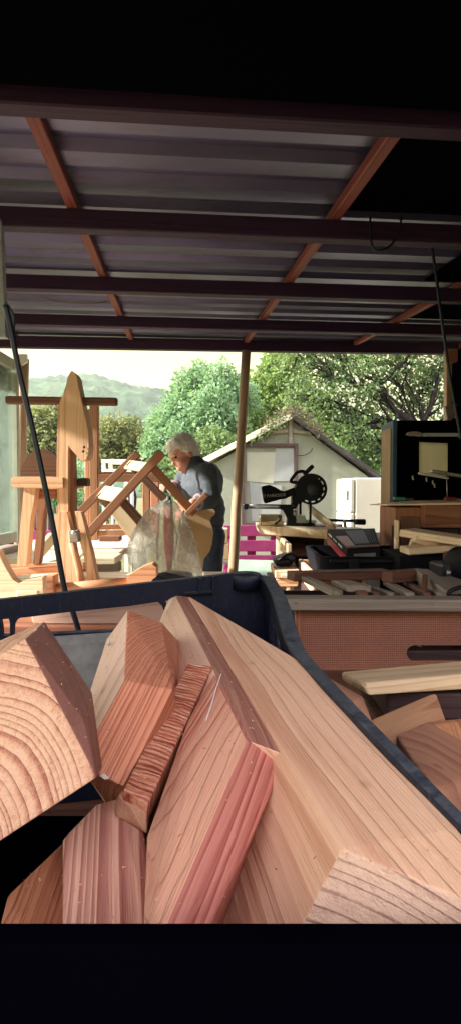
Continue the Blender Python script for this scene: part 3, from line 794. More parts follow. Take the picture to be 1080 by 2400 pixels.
beam('leg', P(303, 1085, f1-.04), P(393, 1178, f1-.04), .036, .040, M['brown'], ch, up=Vector((0, -1, 0)))
beam('seat_rail', P(282, 1168, f0+.042), P(345, 1240, f0+.042), .036, .055, M['brown'], ch, up=Vector((0, -1, 0)))
beam('seat_rail', P(232, 1160, f1-.04), P(330, 1262, f1-.04), .036, .05, M['brown'], ch, up=Vector((0, -1, 0)))
slab('seat_board', [P(258, 1203, f0+.06), P(282, 1182, f0+.06), P(352, 1262, f0+.06), P(325, 1290, f0+.06)], (0, .22, .0), M['pale'], ch, Vector((.6, 0, -.7)), .003)
beam('leg_stretcher', P(452, 1197, f0+.08), P(420, 1175, f1-.06), .025, .04, CW, ch)
eb = beam('dark_board', P(437, 1206, 2.66), P(484, 1158, 2.66), .10, .022, M['redwood'], None, up=Vector((.6, 0, .7)))
tag(eb, 'short red brown board leaning at the foot of the tilted chair leg', 'board')

# ------------------------------------------------------------------ reddish standing frame behind
YR = 3.45
rf = thing('wooden_stand', P(290, 1262, YR), 'tall reddish wooden stand with one high upright and a low rail', 'stand')
ORG = wood('stand_wood', (.56, .26, .15), (.36, .14, .08), .009, (.02, -.06)); 
beam('upright', P(222, 1266, YR), P(222, 950, YR), .047, .047, ORG, rf)
beam('upright', P(206, 1250, YR+.25), P(207, 960, YR+.25), .028, .04, ORG, rf)
beam('top_rail', P(232, 1120, YR), P(382, 1120, YR), .045, .045, M['redwood'], rf)
beam('top_rail', P(225, 1112, YR+.3), P(385, 1112, YR+.3), .045, .03, M['redwood'], rf)
beam('upright', P(344, 1258, YR), P(344, 1131, YR), .042, .047, ORG, rf)
beam('upright', P(364, 1250, YR+.3), P(364, 1128, YR+.3), .05, .045, ORG, rf)
beam('low_rail', P(232, 1250, YR), P(336, 1246, YR), .03, .03, ORG, rf)
beam('low_rail', P(232, 1236, YR+.3), P(350, 1232, YR+.3), .045, .03, ORG, rf)
sb = beam('low_block', P(236, 1262, YR-.1), P(284, 1262, YR-.1), .08, .03, M['redwood'])
tag(sb, 'small red brown block lying at the foot of the reddish stand', 'block')

# ------------------------------------------------------------------ plastic bag with the wrapped red umbrella
t = NT('clear_plastic'); o = t.obj()
tp = t.n('ShaderNodeBsdfTransparent'); tp.inputs[0].default_value = (.97, .96, .95, 1)
f = t.noise(t.map(o, (14, 14, 14)), 1, 6, .7, 1.2); g = t.noise(t.map(o, (9, 40, 40)), 1, 4, .6, .8)
pb0 = t.bsdf((.52, .49, .47), .18, spec=.8, bump=f, bdist=.02, bstr=.9)
tl_ = t.n('ShaderNodeBsdfTranslucent'); tl_.inputs[0].default_value = (.55, .51, .49, 1)
mm_ = t.n('ShaderNodeMixShader'); mm_.inputs[0].default_value = .4; t.l(pb0, mm_.inputs[1]); t.l(tl_.outputs[0], mm_.inputs[2]); pb_ = mm_.outputs[0]
ms = t.n('ShaderNodeMixShader')
t.l(t.ramp(t.math('ADD', t.math('MULTIPLY', f, .6), t.math('MULTIPLY', g, .4)), [(.36, .36), (.5, .48), (.64, .82)]), ms.inputs[0])
t.l(tp.outputs[0], ms.inputs[1]); t.l(pb_, ms.inputs[2])
M['bag'] = t.done(ms.outputs[0])
YB = 2.42
def radial(name, prof_px, Y, mat, parent, squash=.7, seg=40, crease=.006, seed=0):
    """A draped shape: pixel rows (y, x_left, x_right) become rings; creased by noise."""
    c0 = P((prof_px[0][1]+prof_px[0][2])/2, prof_px[-1][0], Y)
    bm = bmesh.new(); rings = []
    for y, xl, xr in prof_px:
        a = P(xl, y, Y); b = P(xr, y, Y); c = (a+b)/2; r = (b-a).length/2
        ring = []
        for k in range(seg):
            an = 2*math.pi*k/seg
            d = Vector((math.cos(an), math.sin(an)*squash, 0))
            p = c+d*r
            n_ = noise.noise(Vector((math.cos(an)*3.2, math.sin(an)*3.2, p.z*4+seed)))+.6*noise.noise(Vector((math.cos(an)*8, math.sin(an)*8, p.z*12+seed)))
            ring.append(bm.verts.new(p+d*n_*crease*min(1, r/.03)-c0))
        rings.append(ring)
    for a, b in zip(rings, rings[1:]):
        for k in range(seg): bm.faces.new((a[k], a[(k+1) % seg], b[(k+1) % seg], b[k]))
    return link(name, bm_mesh(bm, name, True), mat, parent, Matrix.Translation(c0))
prof = [(1163, 392, 399), (1170, 389, 402), (1180, 368, 415), (1198, 344, 427), (1220, 325, 438), (1245, 311, 448), (1270, 303, 456), (1295, 300, 463), (1318, 304, 469), (1335, 318, 474), (1350, 345, 474), (1362, 372, 472), (1376, 378, 470)]
fine = []
for (a, b) in zip(prof, prof[1:]):
    for i in range(4): fine.append(tuple(a[j]+(b[j]-a[j])*i/4 for j in range(3)))
fine.append(prof[-1])
bag = radial('plastic_bag', fine, YB, M['bag'], None, .62, 56, .009)
tag(bag, 'clear plastic bag draped over a rolled red umbrella', 'bag')
um = thing('rolled_umbrella', P(392, 1376, YB), 'rolled red umbrella with dark handle upright inside the plastic bag', 'umbrella')
M['red_cloth'] = flat('red_cloth', (.62, .07, .075), .7, var=.3, scale=30)
M['grip'] = flat('grey_grip', (.06, .065, .075), .5, var=.2)
radial('canopy', [(1186, 385, 405), (1200, 384, 406), (1230, 383, 407), (1260, 384, 408), (1290, 386, 407), (1310, 389, 405), (1335, 391, 403)], YB, M['red_cloth'], um, 1, 20, .004)
tube('handle', [P(396, 1190, YB), P(396, 1172, YB), P(397, 1162, YB)], [.009, .0095, .006], M['grip'], um)
tube('shaft', [P(397, 1330, YB), P(393, 1376, YB)], .006, M['steel'], um)
dk = slab('dark_toolbag', [P(352, 1345, 2.25), P(400, 1334, 2.45), P(455, 1340, 2.45), P(440, 1375, 2.25)], (0, .0, -.09), M['black'], None, Vector((1, 0, 0)), .012)
tag(dk, 'dark blue black tool bag under the plastic bag', 'tool bag')
# cut plywood shape standing in front of the man
py_ = prism('plywood_shape', pp([(430, 1212), (440, 1206), (460, 1199), (482, 1195), (500, 1193), (504, 1198), (503, 1207), (495, 1213), (492, 1222), (497, 1236), (500, 1250), (497, 1275), (492, 1292), (478, 1310), (474, 1342), (415, 1342), (418, 1290)], 2.86), .018, M['tan'], None, b_off=.003)
tag(py_, 'large curved plywood cutout standing in front of the man', 'plywood')
# ------------------------------------------------------------------ the man
YM = 4.0
fd = Vector((-.88, -.47, 0)).normalized(); ld = Vector((0, 0, 1)).cross(fd)
def ell_bm(bm, c, rx, ry, rz, ax=None, seg=20):
    Mx = (ax or Matrix.Identity(3)).to_4x4(); Mx.translation = Vector(c)
    bmesh.ops.create_uvsphere(bm, u_segments=seg, v_segments=seg//2, radius=1, matrix=Mx @ Matrix.Diagonal((rx, ry, rz, 1)))
def cap_bm(bm, pts, rads, seg=14):
    pts = [Vector(p) for p in pts]
    sp = smooth_path(pts, 5); n = len(sp)-1; m = len(pts)-1
    rr = []
    for i in range(n+1):
        k = i/n*m; j = min(int(k), m-1); rr.append(rads[j]+(rads[j+1]-rads[j])*(k-j))
    tube_bm(bm, sp, rr, seg)
    for p, r in ((sp[0], rr[0]), (sp[-1], rr[-1])): ell_bm(bm, p, r, r, r, seg=12)
def solidify(name, bm, voxel, it, mat, parent, c0, fac=.5, disp=None):
    for v in bm.verts: v.co -= c0
    me = bm_mesh(bm, name); o = link(name, me, mat, parent, Matrix.Translation(c0))
    rm = o.modifiers.new('r', 'REMESH'); rm.mode = 'VOXEL'; rm.voxel_size = voxel; rm.use_smooth_shade = True
    sm = o.modifiers.new('s', 'SMOOTH'); sm.factor = fac; sm.iterations = it
    bpy.context.view_layer.update()
    dg = bpy.context.evaluated_depsgraph_get()
    m2 = bpy.data.meshes.new_from_object(o.evaluated_get(dg), depsgraph=dg)
    o.modifiers.clear(); o.data = m2
    if disp:
        for v in m2.vertices: v.co += v.normal*disp(v.co)
    m2.polygons.foreach_set('use_smooth', [True]*len(m2.polygons))
    return o
J = dict(pel=P(479, 1238, 4.0), sp=P(479, 1190, 4.0), ch=P(472, 1138, 3.99), nb=P(460, 1097, 3.97),
         ls=P(487, 1111, 3.84), le=P(497, 1170, 3.80), lw=P(452, 1178, 3.70), rs=P(440, 1110, 4.12), re=P(424, 1152, 4.16), rw=P(402, 1138, 3.98))
hipL = J['pel']+ld*.10+Vector((0, 0, -.05)); hipR = J['pel']-ld*.10+Vector((0, 0, -.05))
kL = hipL+fd*.03+Vector((0, 0, -.44)); kR = hipR+fd*.05+Vector((0, 0, -.44))
aL = Vector((kL.x, kL.y, .09))-fd*.03; aR = Vector((kR.x, kR.y, .09))-fd*.01
base = Vector((J['pel'].x, J['pel'].y, 0))
t = NT('skin'); o = t.obj()
c = t.ramp(t.noise(o, 9, 4, .6), [(.3, (.50, .22, .16)), (.7, (.62, .32, .23))])
M['skin'] = t.done(t.bsdf(c, .5, spec=.4))
man = thing('person', base, 'white haired man in a grey blue sweater and jeans, looking down at his work', 'person')
# head frame: x forward, y left, z up
hx = (fd*.86+Vector((0, 0, -.50))).normalized(); hy = ld; hz3 = hx.cross(hy).normalized()
HR = Matrix((hx, hy, hz3)).transposed(); HC = P(430, 1061, 3.95)
def hp(x, y, z): return HC+HR @ Vector((x, y, z))
bm = bmesh.new()
E = lambda c, r: ell_bm(bm, hp(*c), *r, HR)
E((-.012, 0, .035), (.100, .078, .085)); E((.028, 0, -.045), (.064, .058, .078)); E((.050, 0, -.098), (.034, .032, .026))
E((.094, 0, -.030), (.020, .013, .016)); E((.088, 0, -.005), (.014, .009, .028)); E((.074, 0, .022), (.022, .050, .014))
E((.083, 0, -.068), (.013, .024, .008)); E((.081, 0, -.080), (.013, .022, .008)); E((.052, .035, -.038), (.03, .024, .022)); E((.052, -.035, -.038), (.03, .024, .022))
for s_ in (1, -1):
    E((-.008, s_*.079, -.012), (.021, .010, .032))
cap_bm(bm, [J['nb']+Vector((0, 0, -.03)), hp(-.03, 0, -.06)], [.062, .056])
cap_bm(bm, [J['pel'], J['sp'], J['ch'], J['nb']], [.125, .12, .125, .07])
def arm(bm, s, e, w_, r): cap_bm(bm, [s, s.lerp(e, .5), e], [r[0], r[1], r[2]]); cap_bm(bm, [e, e.lerp(w_, .4), w_], [r[2], r[3], r[4]])
arm(bm, J['ls'], J['le'], J['lw'], (.052, .045, .039, .038, .027)); arm(bm, J['rs'], J['re'], J['rw'], (.052, .045, .039, .038, .027))
def hand(bm, wr, d, side, curl):
    d = d.normalized(); pn = Vector((0, 0, -1)); sdv = d.cross(pn).normalized()*side
    pn = sdv.cross(d).normalized()*side
    if pn.z > 0: pn = -pn
    ell_bm(bm, wr+d*.045, .048, .038, .016, Matrix((d, sdv, pn)).transposed())
    for i, L in enumerate((.070, .080, .074, .058)):
        b_ = wr+d*.082+sdv*(-.028+.0185*i)
        m_ = b_+d*L*.5+pn*L*.15*curl; e_ = m_+d*L*.28+pn*L*.42*curl
        cap_bm(bm, [b_, m_, e_], [.0095, .0088, .0075], 8)
    b_ = wr+d*.03-sdv*.032; cap_bm(bm, [b_, b_+d*.03-sdv*.026+pn*.012, b_+d*.058-sdv*.024+pn*.03], [.0125, .0105, .0085], 8)
hand(bm, J['lw'], (J['lw']-J['le'])*.8+Vector((0, 0, -.04)), 1, 1.2)
hand(bm, J['rw'], (J['rw']-J['re'])*.6+Vector((-.05, -.05, -.02)), -1, 1.1)
for h_, k_, a_ in ((hipL, kL, aL), (hipR, kR, aR)):
    cap_bm(bm, [h_, h_.lerp(k_, .5), k_], [.085, .075, .056]); cap_bm(bm, [k_, k_.lerp(a_, .35), a_], [.056, .054, .037])
    cap_bm(bm, [a_+Vector((0, 0, -.04)), a_+fd*.12+Vector((0, 0, -.055))], [.04, .03])
body = solidify('body', bm, .0062, 4, M['skin'], man, base)
for s_ in (1, -1):
    e_ = bmesh.new(); c_ = hp(.076, s_*.030, .003); ell_bm(e_, Vector((0, 0, 0)), .0085, .0125, .0075, HR, 12)
    link('eye', bm_mesh(e_, 'eye', True), M['black'], man, Matrix.Translation(c_))
    e_ = bmesh.new(); c_ = hp(.088, s_*.032, .024)
    for k in range(5): ell_bm(e_, HR @ Vector((-.003*abs(k-1.5), s_*(k-2)*.008, -.001*abs(k-2))), .006, .007, .004, HR, 8)
    link('eyebrow', bm_mesh(e_, 'eyebrow', True), M['white'], man, Matrix.Translation(c_))
# hair: a soft shell broken by short strands
t = NT('white_hair'); o = t.obj()
c = t.ramp(t.noise(o, 60, 3, .6), [(.3, (.62, .59, .54)), (.7, (.84, .81, .75))])
M['hair'] = t.done(t.bsdf(c, .55, spec=.4, bump=t.noise(o, 160, 2), bdist=.004))
bm = bmesh.new(); rng = random.Random(2)
E((-.018, 0, .042), (.099, .083, .084)); E((-.056, 0, -.005), (.056, .076, .074)); E((.030, 0, .075), (.062, .066, .042)); E((-.03, .074, .015), (.045, .017, .050)); E((-.03, -.074, .015), (.045, .017, .050))
cap_bm(bm, [hp(.03, .05, .092), hp(.078, .034, .062)], [.024, .014]); cap_bm(bm, [hp(.03, -.05, .092), hp(.078, -.034, .062)], [.024, .014])
hair = solidify('hair', bm, .006, 2, M['hair'], man, HC, disp=lambda c: .004*noise.noise(c*40)+.002*noise.noise(c*110))
bm = bmesh.new(); me = hair.data
nv = len(me.vertices)
for _ in range(900):
    v = me.vertices[rng.randrange(nv)]; n_ = v.normal
    fl = (HR @ Vector((.55, 0, .1))+Vector((0, 0, -.5))); fl = (fl-n_*fl.dot(n_)).normalized() if fl.length else n_
    p = v.co; d = (fl+n_*.18+Vector((rng.gauss(0, .3), rng.gauss(0, .3), rng.gauss(0, .3)))).normalized(); L = rng.uniform(.012, .026)
    tube_bm(bm, [p, p+d*L*.5, p+d*L-n_*.002], [.0012, .001, .0004], 3, False)
link('strands', bm_mesh(bm, 'strands'), M['hair'], hair, Matrix.Translation(HC))
# sweater
t = NT('sweater'); o = t.obj()
c = t.ramp(t.noise(o, 26, 5, .7), [(.3, (.06, .07, .09)), (.7, (.10, .115, .138))])
M['sweater'] = t.done(t.bsdf(c, .9, spec=.15, bump=t.noise(o, 150, 3), bdist=.006))
bm = bmesh.new()
tor = Matrix((fd, ld, Vector((0, 0, 1)))).transposed()
ell_bm(bm, J['ch']+Vector((0, 0, .0)), .125, .185, .17, tor); ell_bm(bm, J['sp'], .135, .165, .14, tor); ell_bm(bm, J['pel']+Vector((0, 0, .05)), .128, .165, .095, tor)
ell_bm(bm, J['sp']+fd*.05+Vector((0, 0, -.02)), .11, .12, .12, tor)
ell_bm(bm, J['ch']-fd*.05+Vector((0, 0, .02)), .09, .15, .14, tor)
cap_bm(bm, [J['ls'], J['rs']], [.072, .072]); cap_bm(bm, [J['ch']+Vector((0, 0, .06)), J['nb']+Vector((0, 0, .0)), J['nb'].lerp(hp(-.03, 0, -.06), .62)], [.11, .082, .066])
for s_, e_, w_ in (('ls', 'le', 'lw'), ('rs', 're', 'rw')):
    e2 = J[e_].lerp(J[w_], .62)
    cap_bm(bm, [J[s_], J[s_].lerp(J[e_], .5), J[e_]], [.076, .068, .056]); cap_bm(bm, [J[e_], e2], [.056, .050])
def folds(c):
    return .007*noise.noise(Vector((c.x*9+c.z*6, c.y*9, c.z*15)))+.003*noise.noise(c*34)
solidify('sweater', bm, .009, 6, M['sweater'], man, base, disp=folds)
# rolled cuff on the near arm, shirt showing
M['cuff'] = flat('shirt_cuff', (.30, .22, .24), .85, var=.35, scale=50)
p = J['le'].lerp(J['lw'], .60); q = J['le'].lerp(J['lw'], .78)
tube('cuff', [p, p.lerp(q, .5), q], [.050, .053, .047], M['cuff'], man, 18)
p = J['re'].lerp(J['rw'], .60); q = J['re'].lerp(J['rw'], .80)
tube('cuff', [p, p.lerp(q, .5), q], [.050, .053, .047], M['cuff'], man, 18)
# jeans
t = NT('denim'); o = t.obj()
c = t.ramp(t.noise(o, 20, 5, .7), [(.3, (.030, .045, .085)), (.7, (.065, .085, .14))])
M['denim'] = t.done(t.bsdf(c, .85, spec=.2, bump=t.noise(o, 120, 3), bdist=.004))
bm = bmesh.new()
ell_bm(bm, J['pel']+Vector((0, 0, -.04)), .118, .160, .12, tor)
for h_, k_, a_ in ((hipL, kL, aL), (hipR, kR, aR)):
    cap_bm(bm, [h_, h_.lerp(k_, .5), k_, k_.lerp(a_, .5), a_+Vector((0, 0, .01))], [.098, .088, .072, .066, .060])
solidify('jeans', bm, .010, 5, M['denim'], man, base, disp=lambda c: .006*noise.noise(Vector((c.x*11, c.y*11, c.z*16))))
for a_ in (aL, aR):
    bm = bmesh.new(); cap_bm(bm, [a_+Vector((0, 0, -.04))-fd*.03, a_+fd*.06+Vector((0, 0, -.045)), a_+fd*.15+Vector((0, 0, -.055))], [.052, .05, .036])
    solidify('shoe', bm, .008, 4, M['dark_wood'], man, base)
# ------------------------------------------------------------------ right side: tables, saw, cabinet
def zat(py, Y): return P(540, py, Y).z
V = Vector
def box8(name, x0, x1, y0, y1, z0, z1, mat, parent=None, axis=V((1, 0, 0)), b=.003):
    return hull(name, [V((x, y, z)) for x in (x0, x1) for y in (y0, y1) for z in (z0, z1)], mat, parent, axis, b)
M['iron'] = flat('iron', (.045, .05, .07), .5, metal=.4)
# table holding the saw
ZS = 1.16
sb = thing('saw_stand', (.45, 3.0, 0), 'timber stand with open box front carrying the thick boards and the saw', 'stand')
box8('left_panel', .25, .268, 2.62, 3.3, .955, 1.105, M['pale'], sb, V((0, 1, 0)))
box8('right_panel', .52, .538, 2.62, 3.3, .955, 1.105, M['orange'], sb, V((0, 1, 0)))
box8('back_panel', .268, .52, 3.28, 3.298, .955, 1.105, M['brown'], sb)
box8('shelf', .24, .55, 2.58, 3.31, .93, .954, M['redwood'], sb)
box8('inner_shelf', .269, .519, 2.72, 3.27, 1.04, 1.055, M['brown'], sb)
for x in (.262, .50):
    for y in (2.62, 3.22): box8('leg', x, x+.045, y, y+.045, 0, .929, M['brown'], sb, V((0, 0, 1)))
th = hull('thick_board', [P(600, 1231, 3.02), P(768, 1241, 2.72), V((.62, 3.32, zat(1231, 3.02)-.01)), V((.14, 3.40, zat(1231, 3.02)-.004))] + [p+V((.01, .01, -.046)) for p in (P(606, 1231, 3.02), P(768, 1241, 2.72), V((.62, 3.32, zat(1231, 3.02)-.01)), V((.14, 3.40, zat(1231, 3.02)-.004)))], M['pale'], None, V((1, -.25, 0)), .004)
tag(th, 'thick pale board the black mitre saw stands on', 'board')
YV = 3.0
# mitre saw
ms_ = thing('mitre_saw', P(712, 1236, YV), 'black sliding mitre saw with round blade guard and dust bag on the thick board', 'mitre saw')
K = M['black']
def disc_poly(cx, cy, r, n=40): return [(cx+r*math.cos(2*math.pi*i/n), cy-r*math.sin(2*math.pi*i/n)) for i in range(n)]
cx, cy = 729, 1146
prism('blade_guard', pp(disc_poly(cx, cy, 28.5), YV-.02), .05, K, ms_, b_off=.006)
def arc(r0, r1, a0, a1, n=10):
    o_ = [(cx+r1*math.cos(R(a0+(a1-a0)*i/n)), cy-r1*math.sin(R(a0+(a1-a0)*i/n))) for i in range(n+1)]
    i_ = [(cx+r0*math.cos(R(a0+(a1-a0)*i/n)), cy-r0*math.sin(R(a0+(a1-a0)*i/n))) for i in range(n+1)]
    return o_+i_[::-1]
prism('guard_rim', pp(arc(32, 37, -150, 60, 30), YV-.015), .03, K, ms_, b_off=.002)
prism('guard_housing', pp(arc(27, 36.5, 55, 230, 24), YV-.026), .06, K, ms_, b_off=.004)
for a in (44, 14, -12, -40, -66, -96, -125): prism('guard_spoke', pp(arc(28, 32.5, a-6, a+6, 4), YV-.015), .03, K, ms_, b_off=0)
lathe('motor_cap', [(0, .036), (.012, .036), (.02, .030), (.024, .012)], P(734, 1147, YV-.02), flat('cap_plastic', (.022, .022, .035), .5), ms_, V((0, -1, 0)), 28)
def px_tube(name, pix, Y, r, mat, parent, sm=True): return tube(name, smooth_path(pp(pix, Y)) if sm else pp(pix, Y), r, mat, parent, 10)
hd = px_tube('handle', [(700, 1131), (686, 1130), (681, 1127), (687, 1117), (696, 1107), (710, 1105), (716, 1112)], YV, .0085, K, ms_)
beam('carry_handle', P(711, 1113, YV-.01), P(733, 1091, YV-.01), .024, .021, K, ms_, b_off=.007, seg=2)
prism('head', pp([(684, 1151), (696, 1134), (712, 1122), (712, 1176), (699, 1181), (693, 1192), (683, 1192), (684, 1172)], YV+.02), .07, K, ms_, b_off=.006)
px_tube('dust_pipe', [(668, 1159), (684, 1153), (700, 1148)], YV+.02, [.019]*17, K, ms_)
bg_ = prism('dust_bag', pp([(613.5, 1142), (617, 1139), (631, 1136), (645, 1142), (657, 1149), (672, 1153), (672, 1168), (655, 1171), (622, 1180), (619, 1176)], YV-.025), .10, M['black_matte'], ms_, b_off=.012, seg=3)
tx = bpy.data.curves.new('lettering', 'FONT'); tx.body = '/// PARKSIDE'; tx.size = .0215; tx.extrude = .0004; tx.align_x = 'CENTER'; tx.align_y = 'CENTER'
tmp = bpy.data.objects.new('tmp', tx); col.objects.link(tmp); bpy.context.view_layer.update()
dg = bpy.context.evaluated_depsgraph_get(); tme = bpy.data.meshes.new_from_object(tmp.evaluated_get(dg)); bpy.data.objects.remove(tmp)
TM = Matrix.Translation(P(641, 1161.5, YV-.0285)) @ Matrix.Rotation(R(-4), 4, 'Y') @ Matrix.Rotation(R(90), 4, 'X')
tme.materials.clear(); link('lettering', tme, flat('grey_print', (.38, .37, .38), .6), bg_, TM)
for dz in (1184, 1190): tube('slide_rail', pp([(570, dz), (690, dz+1)], YV+(.0 if dz < 1187 else .05)), .006, M['steel'], ms_)
beam('rail_cap', P(570, 1187, YV+.02), P(580, 1187, YV+.02), .08, .028, K, ms_, b_off=.003)
prism('rail_clamp', pp([(655, 1183), (682, 1183), (684, 1195), (675, 1200), (657, 1194)], YV-.02), .08, K, ms_, b_off=.004)
prism('pivot', pp([(662, 1192), (684, 1190), (690, 1204), (694, 1216), (694, 1234), (672, 1234), (674, 1216)], YV), .07, K, ms_, b_off=.005)
lathe('turntable', [(0, .055), (.014, .058), (.018, .052)], P(712, 1234, YV+.05), K, ms_, V((0, 0, 1)), 28)
beam('base_table', P(676, 1234, YV+.05), P(762, 1233, YV+.05), .16, .012, K, ms_)
prism('fence', pp([(692, 1206), (714, 1208), (716, 1218), (740, 1220), (741, 1226), (692, 1226)], YV+.06), .02, M['steel'], ms_, b_off=.002)
tube('clamp_rod', pp([(703, 1176), (703, 1206)], YV+.01), .006, K, ms_); tube('clamp_rod', pp([(727, 1182), (726, 1230)], YV-.02), .006, K, ms_)
tube('clamp_pad', pp([(719, 1229), (731, 1229)], YV-.02), .009, K, ms_)
tube('spring', pp([(690, 1196), (690, 1208)], YV-.01), .009, M['steel'], ms_)
lb = beam('pale_batten', P(724, 1190, YV+.14), P(783, 1240, YV-.18), .018, .045, M['pale'], None, up=V((0, -1, .4)))
tag(lb, 'pale batten lying across the saw base, running down to the right', 'batten')
bt = thing('wooden_tray', P(640, 1230, YV), 'small pale tray of odds and ends left of the saw pivot', 'tray')
tz = P(640, 1231, 3.0).z
box8('bottom', .153, .265, 2.98, 3.08, tz+.0005, tz+.007, M['pale'], bt); box8('front', .153, .265, 2.972, 2.979, tz+.0005, tz+.020, M['pale'], bt)
box8('back', .153, .265, 3.081, 3.088, tz+.0005, tz+.052, M['pale'], bt); box8('side', .146, .1525, 2.972, 3.088, tz+.0005, tz+.05, M['pale'], bt)
gl_ = px_tube('small_clamp', [(643, 1228), (650, 1222), (655, 1214), (652, 1209)], 2.97, .008, M['dark_wood'], None); tag(gl_, 'little dark clamp sitting in the pale tray beside the saw', 'clamp')
cl = thing('bar_clamp', P(810, 1222, 2.9), 'long black bar clamp lying behind the red and black carton', 'clamp')
beam('bar', P(762, 1219, 2.9), P(832, 1221, 2.9), .012, .014, K, cl)
lathe('grip', [(0, .010), (.01, .014), (.05, .015), (.055, .010)], P(829, 1223, 2.9), K, cl, V((1, 0, -.02)), 14)
beam('jaw', P(772, 1216, 2.9), P(774, 1240, 2.9), .012, .014, K, cl); beam('slider', P(806, 1218, 2.9), P(808, 1236, 2.9), .014, .02, M['steel'], cl)
zb = P(800, 1238, 2.9).z
cbx = box8('white_carton', P(768, 1200, 2.85).x, P(850, 1200, 2.85).x, 2.82, 2.98, zb-.16, zb+.002, M['white'])
tag(cbx, 'pale carton half hidden under the black bar clamp', 'carton')
bb = thing('side_bench', (.66, 2.9, 0), 'plain low bench carrying the pale carton and clamp', 'bench')
box8('top', .555, .80, 2.72, 3.1, zb-.19, zb-.161, M['brown'], bb)
for x in (.57, .75):
    for y in (2.75, 3.04): box8('leg', x, x+.04, y, y+.04, 0, zb-.1905, M['brown'], bb, V((0, 0, 1)))

# little stand, pouch, tray box on the front bench
ZFB = 1.0
fb_ = thing('front_bench', (.8, 2.0, 0), 'dark cluttered workbench under the black tool case', 'workbench')
for i in range(4): box8('board', .262, 1.75, 1.72+.19*i, 1.905+.19*i, ZFB-.035, ZFB, M['dark_wood'], fb_)
for x in (.28, 1.66):
    for y in (1.75, 2.40): box8('leg', x, x+.07, y, y+.07, 0, ZFB-.0355, M['dark_wood'], fb_, V((0, 0, 1)))
st_ = thing('side_stand', (.21, 2.33, 0), 'narrow pale stand with crossed legs left of the tray box', 'stand')
zt = 1.043
slab('top', [V((.165, 2.46, zt)), V((.262, 2.46, zt)), V((.255, 2.2, zt)), V((.165, 2.2, zt))], (0, 0, -.026), M['pale'], st_)
for x, y in ((.215, 2.22), (.175, 2.42), (.248, 2.42)): beam('leg', V((x, y, 0)), V((x, y, zt-.027)), .016, .016, M['pale'], st_)
beam('brace', V((.205, 2.232, .93)), V((.25, 2.40, zt-.05)), .014, .014, M['pale'], st_)
beam('apron', V((.168, 2.215, zt-.045)), V((.25, 2.215, zt-.045)), .012, .03, M['pine'], st_)
box8('label_tag', P(658, 1348, 2.19).x, P(674, 1348, 2.19).x, 2.186, 2.19, P(658, 1352, 2.19).z, P(658, 1344, 2.19).z, M['print_white'], st_)
pch = thing('black_pouch', P(685, 1312, 2.35), 'crumpled black pouch lying on the narrow pale stand', 'pouch')
bm = bmesh.new(); ell_bm(bm, V((0, 0, .022)), .045, .07, .022); ell_bm(bm, V((.02, .02, .028)), .03, .05, .022); ell_bm(bm, V((-.02, -.03, .018)), .025, .04, .018)
solidify('pouch_body', bm, .006, 3, M['black'], pch, V((0, 0, 0)), disp=lambda c: .005*noise.noise(c*50))
for o_ in pch.children: o_.matrix_basis = Matrix.Identity(4)
pch.matrix_basis = Matrix.Translation(V((.212, 2.36, zt+.001)))
bm = bmesh.new(); tube_bm(bm, [V((-.03, -.06, .03)), V((0, -.03, .046)), V((.03, .03, .05))], .004, 6); link('strap', bm_mesh(bm, 'strap', True), M['steel'], pch, pch.matrix_basis)
tr_ = thing('tray_box', (.30, 2.1, ZFB), 'pale sided shallow wooden box under the left end of the black tool case', 'box')
box8('side', .268, .282, 1.90, 2.36, ZFB+.0005, 1.07, M['pale'], tr_, V((0, 1, 0))); box8('side', .42, .434, 1.90, 2.36, ZFB+.0005, 1.07, M['pine'], tr_, V((0, 1, 0)))
box8('front', .283, .419, 1.902, 1.916, ZFB+.0005, 1.068, M['redwood'], tr_); box8('back', .283, .419, 2.342, 2.356, ZFB+.0005, 1.068, M['pine'], tr_)
box8('bottom', .283, .419, 1.9165, 2.3415, ZFB+.0005, ZFB+.008, M['pine'], tr_)
fr_ = beam('board_end', P(741, 1350, 1.84), P(746, 1398, 1.84), .02, .04, M['orange'], None); tag(fr_, 'short orange board end leaning against the tray box front', 'offcut')
# open black tool case with a printed carton in it
tcase = thing('tool_case', (.46, 1.98, 1.071), 'open black plastic tool case with a printed carton lying in it', 'tool case')
CX0, CX1, CY0, CY1, CZ0, CZ1 = .272, .66, 1.82, 2.2, 1.0715, 1.138
def tub(parent, x0, x1, y0, y1, z0, z1, th, mat):
    bm = bmesh.new()
    def ring(x0, x1, y0, y1, z, r=.03, n=4):
        o_ = []
        for (cx_, cy_, a0) in ((x1-r, y1-r, 0), (x0+r, y1-r, 90), (x0+r, y0+r, 180), (x1-r, y0+r, 270)):
            for i in range(n+1): a = R(a0+90*i/n); o_.append(bm.verts.new((cx_+r*math.cos(a), cy_+r*math.sin(a), z)))
        return o_
    rs = [ring(x0+.012, x1-.012, y0+.012, y1-.012, z0), ring(x0, x1, y0, y1, z1), ring(x0+th, x1-th, y0+th, y1-th, z1), ring(x0+.012+th, x1-.012-th, y0+.012+th, y1-.012-th, z0+th)]
    for a, b in zip(rs, rs[1:]):
        n = len(a)
        for k in range(n): bm.faces.new((a[k], a[(k+1) % n], b[(k+1) % n], b[k]))
    bm.faces.new(rs[0][::-1]); bm.faces.new(rs[-1])
    c0 = V(((x0+x1)/2, (y0+y1)/2, z0))
    for v in bm.verts: v.co -= c0
    return link('shell', bm_mesh(bm, 'shell'), mat, parent, Matrix.Translation(c0))
tub(tcase, CX0, CX1, CY0, CY1, CZ0, CZ1, .012, M['black_matte'])
beam('rim_band', V((CX0+.03, CY0-.004, CZ1-.012)), V((CX1-.03, CY0-.004, CZ1-.012)), .008, .014, K, tcase)
